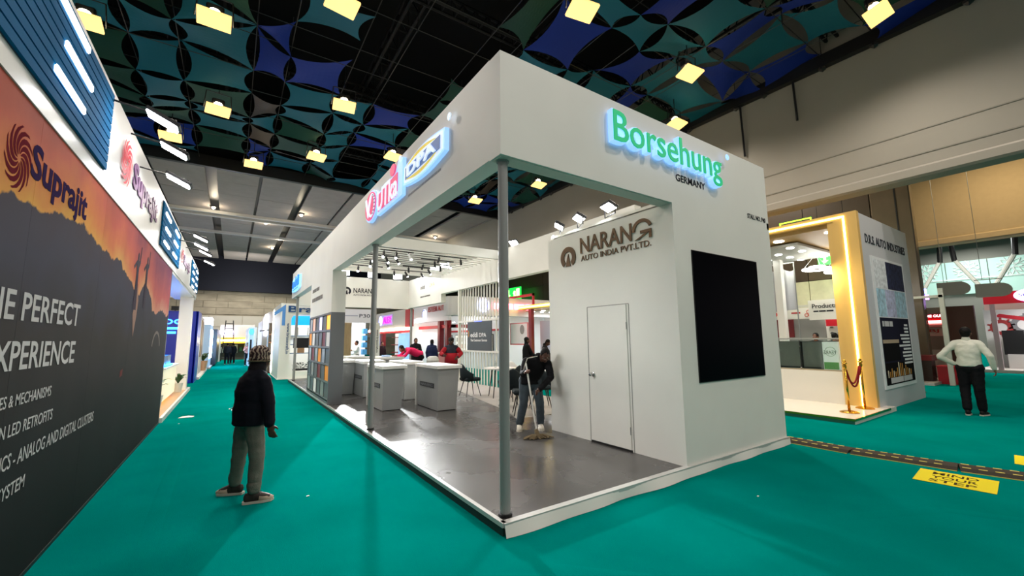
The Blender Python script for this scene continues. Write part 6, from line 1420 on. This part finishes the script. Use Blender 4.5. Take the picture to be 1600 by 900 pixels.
person('person in bright pink top leaning over the back counter', (3.25, 10.7, .1), (-1, -.1), dict(pel=(.25, .05, .95), chest=(-.02, .0, 1.10), neck=(-.30, -.05, 1.18), head=(-.46, -.08, 1.20), shL=(-.22, -.22, 1.16), shR=(-.22, .15, 1.16), elL=(-.40, -.25, .96), elR=(-.40, .2, .96), wrL=(-.60, -.15, .97), wrR=(-.62, .12, .97), hpL=(.25, -.05, .9), hpR=(.25, .13, .9)), look=(-.8, -.25, -.6), h=1.62, top=(226, 40, 96), legs=BLK, vox=.012, skin=SKIN)
person('person in navy jacket standing with back to the red posters', (4.72, 12.6, .1), (.7, .7), look=(.7, .6, 0), h=1.50, top=(24, 34, 66), legs=BLK, vox=.016, jr=1.1)
person('person in black clothes standing behind the person in pink', (4.35, 13.4, .1), (-.2, -1), dict(wrR=(-.1, -.24, 1.1), elR=(-.26, -.05, 1.05)), h=1.56, top=BLK, legs=BLK, vox=.016, jr=1.1)
person('man in white shirt in the shelf stand, left of the pair', (2.72, 18.5, 0), (.9, -.1), dict(wrR=(.22, -.05, 1.1), elR=(.05, -.16, 1.08)), h=1.58, top=(226, 226, 222), legs=BLK, vox=.018)
person('man in white shirt in the shelf stand, right of the pair', (3.2, 18.3, 0), (-.9, -.1), dict(wrL=(-.22, -.05, 1.1), elL=(-.05, -.16, 1.08)), h=1.58, top=(230, 230, 226), legs=BLK, vox=.018)
person('person in dark clothes by the red pillar of the pink-lettered stand', (5.0, 20.2, 0), (.2, -1), h=1.5, top=(40, 24, 30), legs=BLK, vox=.02)
person('person in dark hooded jacket beyond the stand, left of the mop man\'s head', (6.78, 9.0, 0), (.8, -.3), dict(wrR=(.32, -.1, 1.0), elR=(.1, -.2, 1.05), wrL=(.3, .1, 1.0), elL=(.1, .2, 1.05)), h=1.66, top=BLK, legs=BLK, vox=.013, jr=1.1, skin=SKIND)
person('person in black and white jacket beyond the stand, looking down at a desk', (7.42, 8.75, 0), (.6, -.8), dict(head=(.06, -.1, 1.45), wrR=(-.02, -.38, 1.05), elR=(-.22, -.15, 1.05)), look=(.5, -.7, -.6), h=1.58, top=(24, 24, 28), legs=BLK, vox=.013, jr=1.08, skin=SKIND)
# --- far along the aisle
person('person in black with a grey bag far down the aisle, left of the group', (-2.15, 32.5, 0), (.2, 1), h=1.50, top=(36, 36, 40), legs=BLK, vox=.025)
person('person in black right beside the leftmost one far down the aisle', (-1.82, 33.2, 0), (-.2, 1), h=1.48, top=(18, 18, 22), legs=BLK, vox=.025)
person('person in pinkish checked shirt facing the camera far down the aisle', (-1.02, 29.8, 0), (.1, -1), dict(wrR=(-.1, -.3, 1.1), wrL=(.12, -.28, 1.02)), h=1.50, top=(170, 120, 112), legs=BLK, vox=.025)
person('person in dark suit with white shirt front, rightmost far down the aisle', (-.47, 33.0, 0), (0, -1), h=1.5, top=(26, 26, 34), legs=BLK, vox=.025)
# --- behind the showcase at the right
person('person with black hair behind the showcase, left of the two heads', (13.7, 2.62, 0), (-1, .1), h=1.70, top=BLK, legs=BLK, vox=.016, feet=False)
person('person with black hair behind the showcase, right of the two heads', (13.7, 2.12, 0), (1, .1), h=1.70, top=BLK, legs=BLK, vox=.016, feet=False)
person('person in black bending forward behind the green printed box', (11.6, .95, .1), (-.3, 1), dict(neck=(-.05, .2, 1.36), head=(-.06, .34, 1.42), chest=(0, .08, 1.15)), look=(-.3, .9, -.6), h=1.6, top=BLK, legs=BLK, vox=.013)
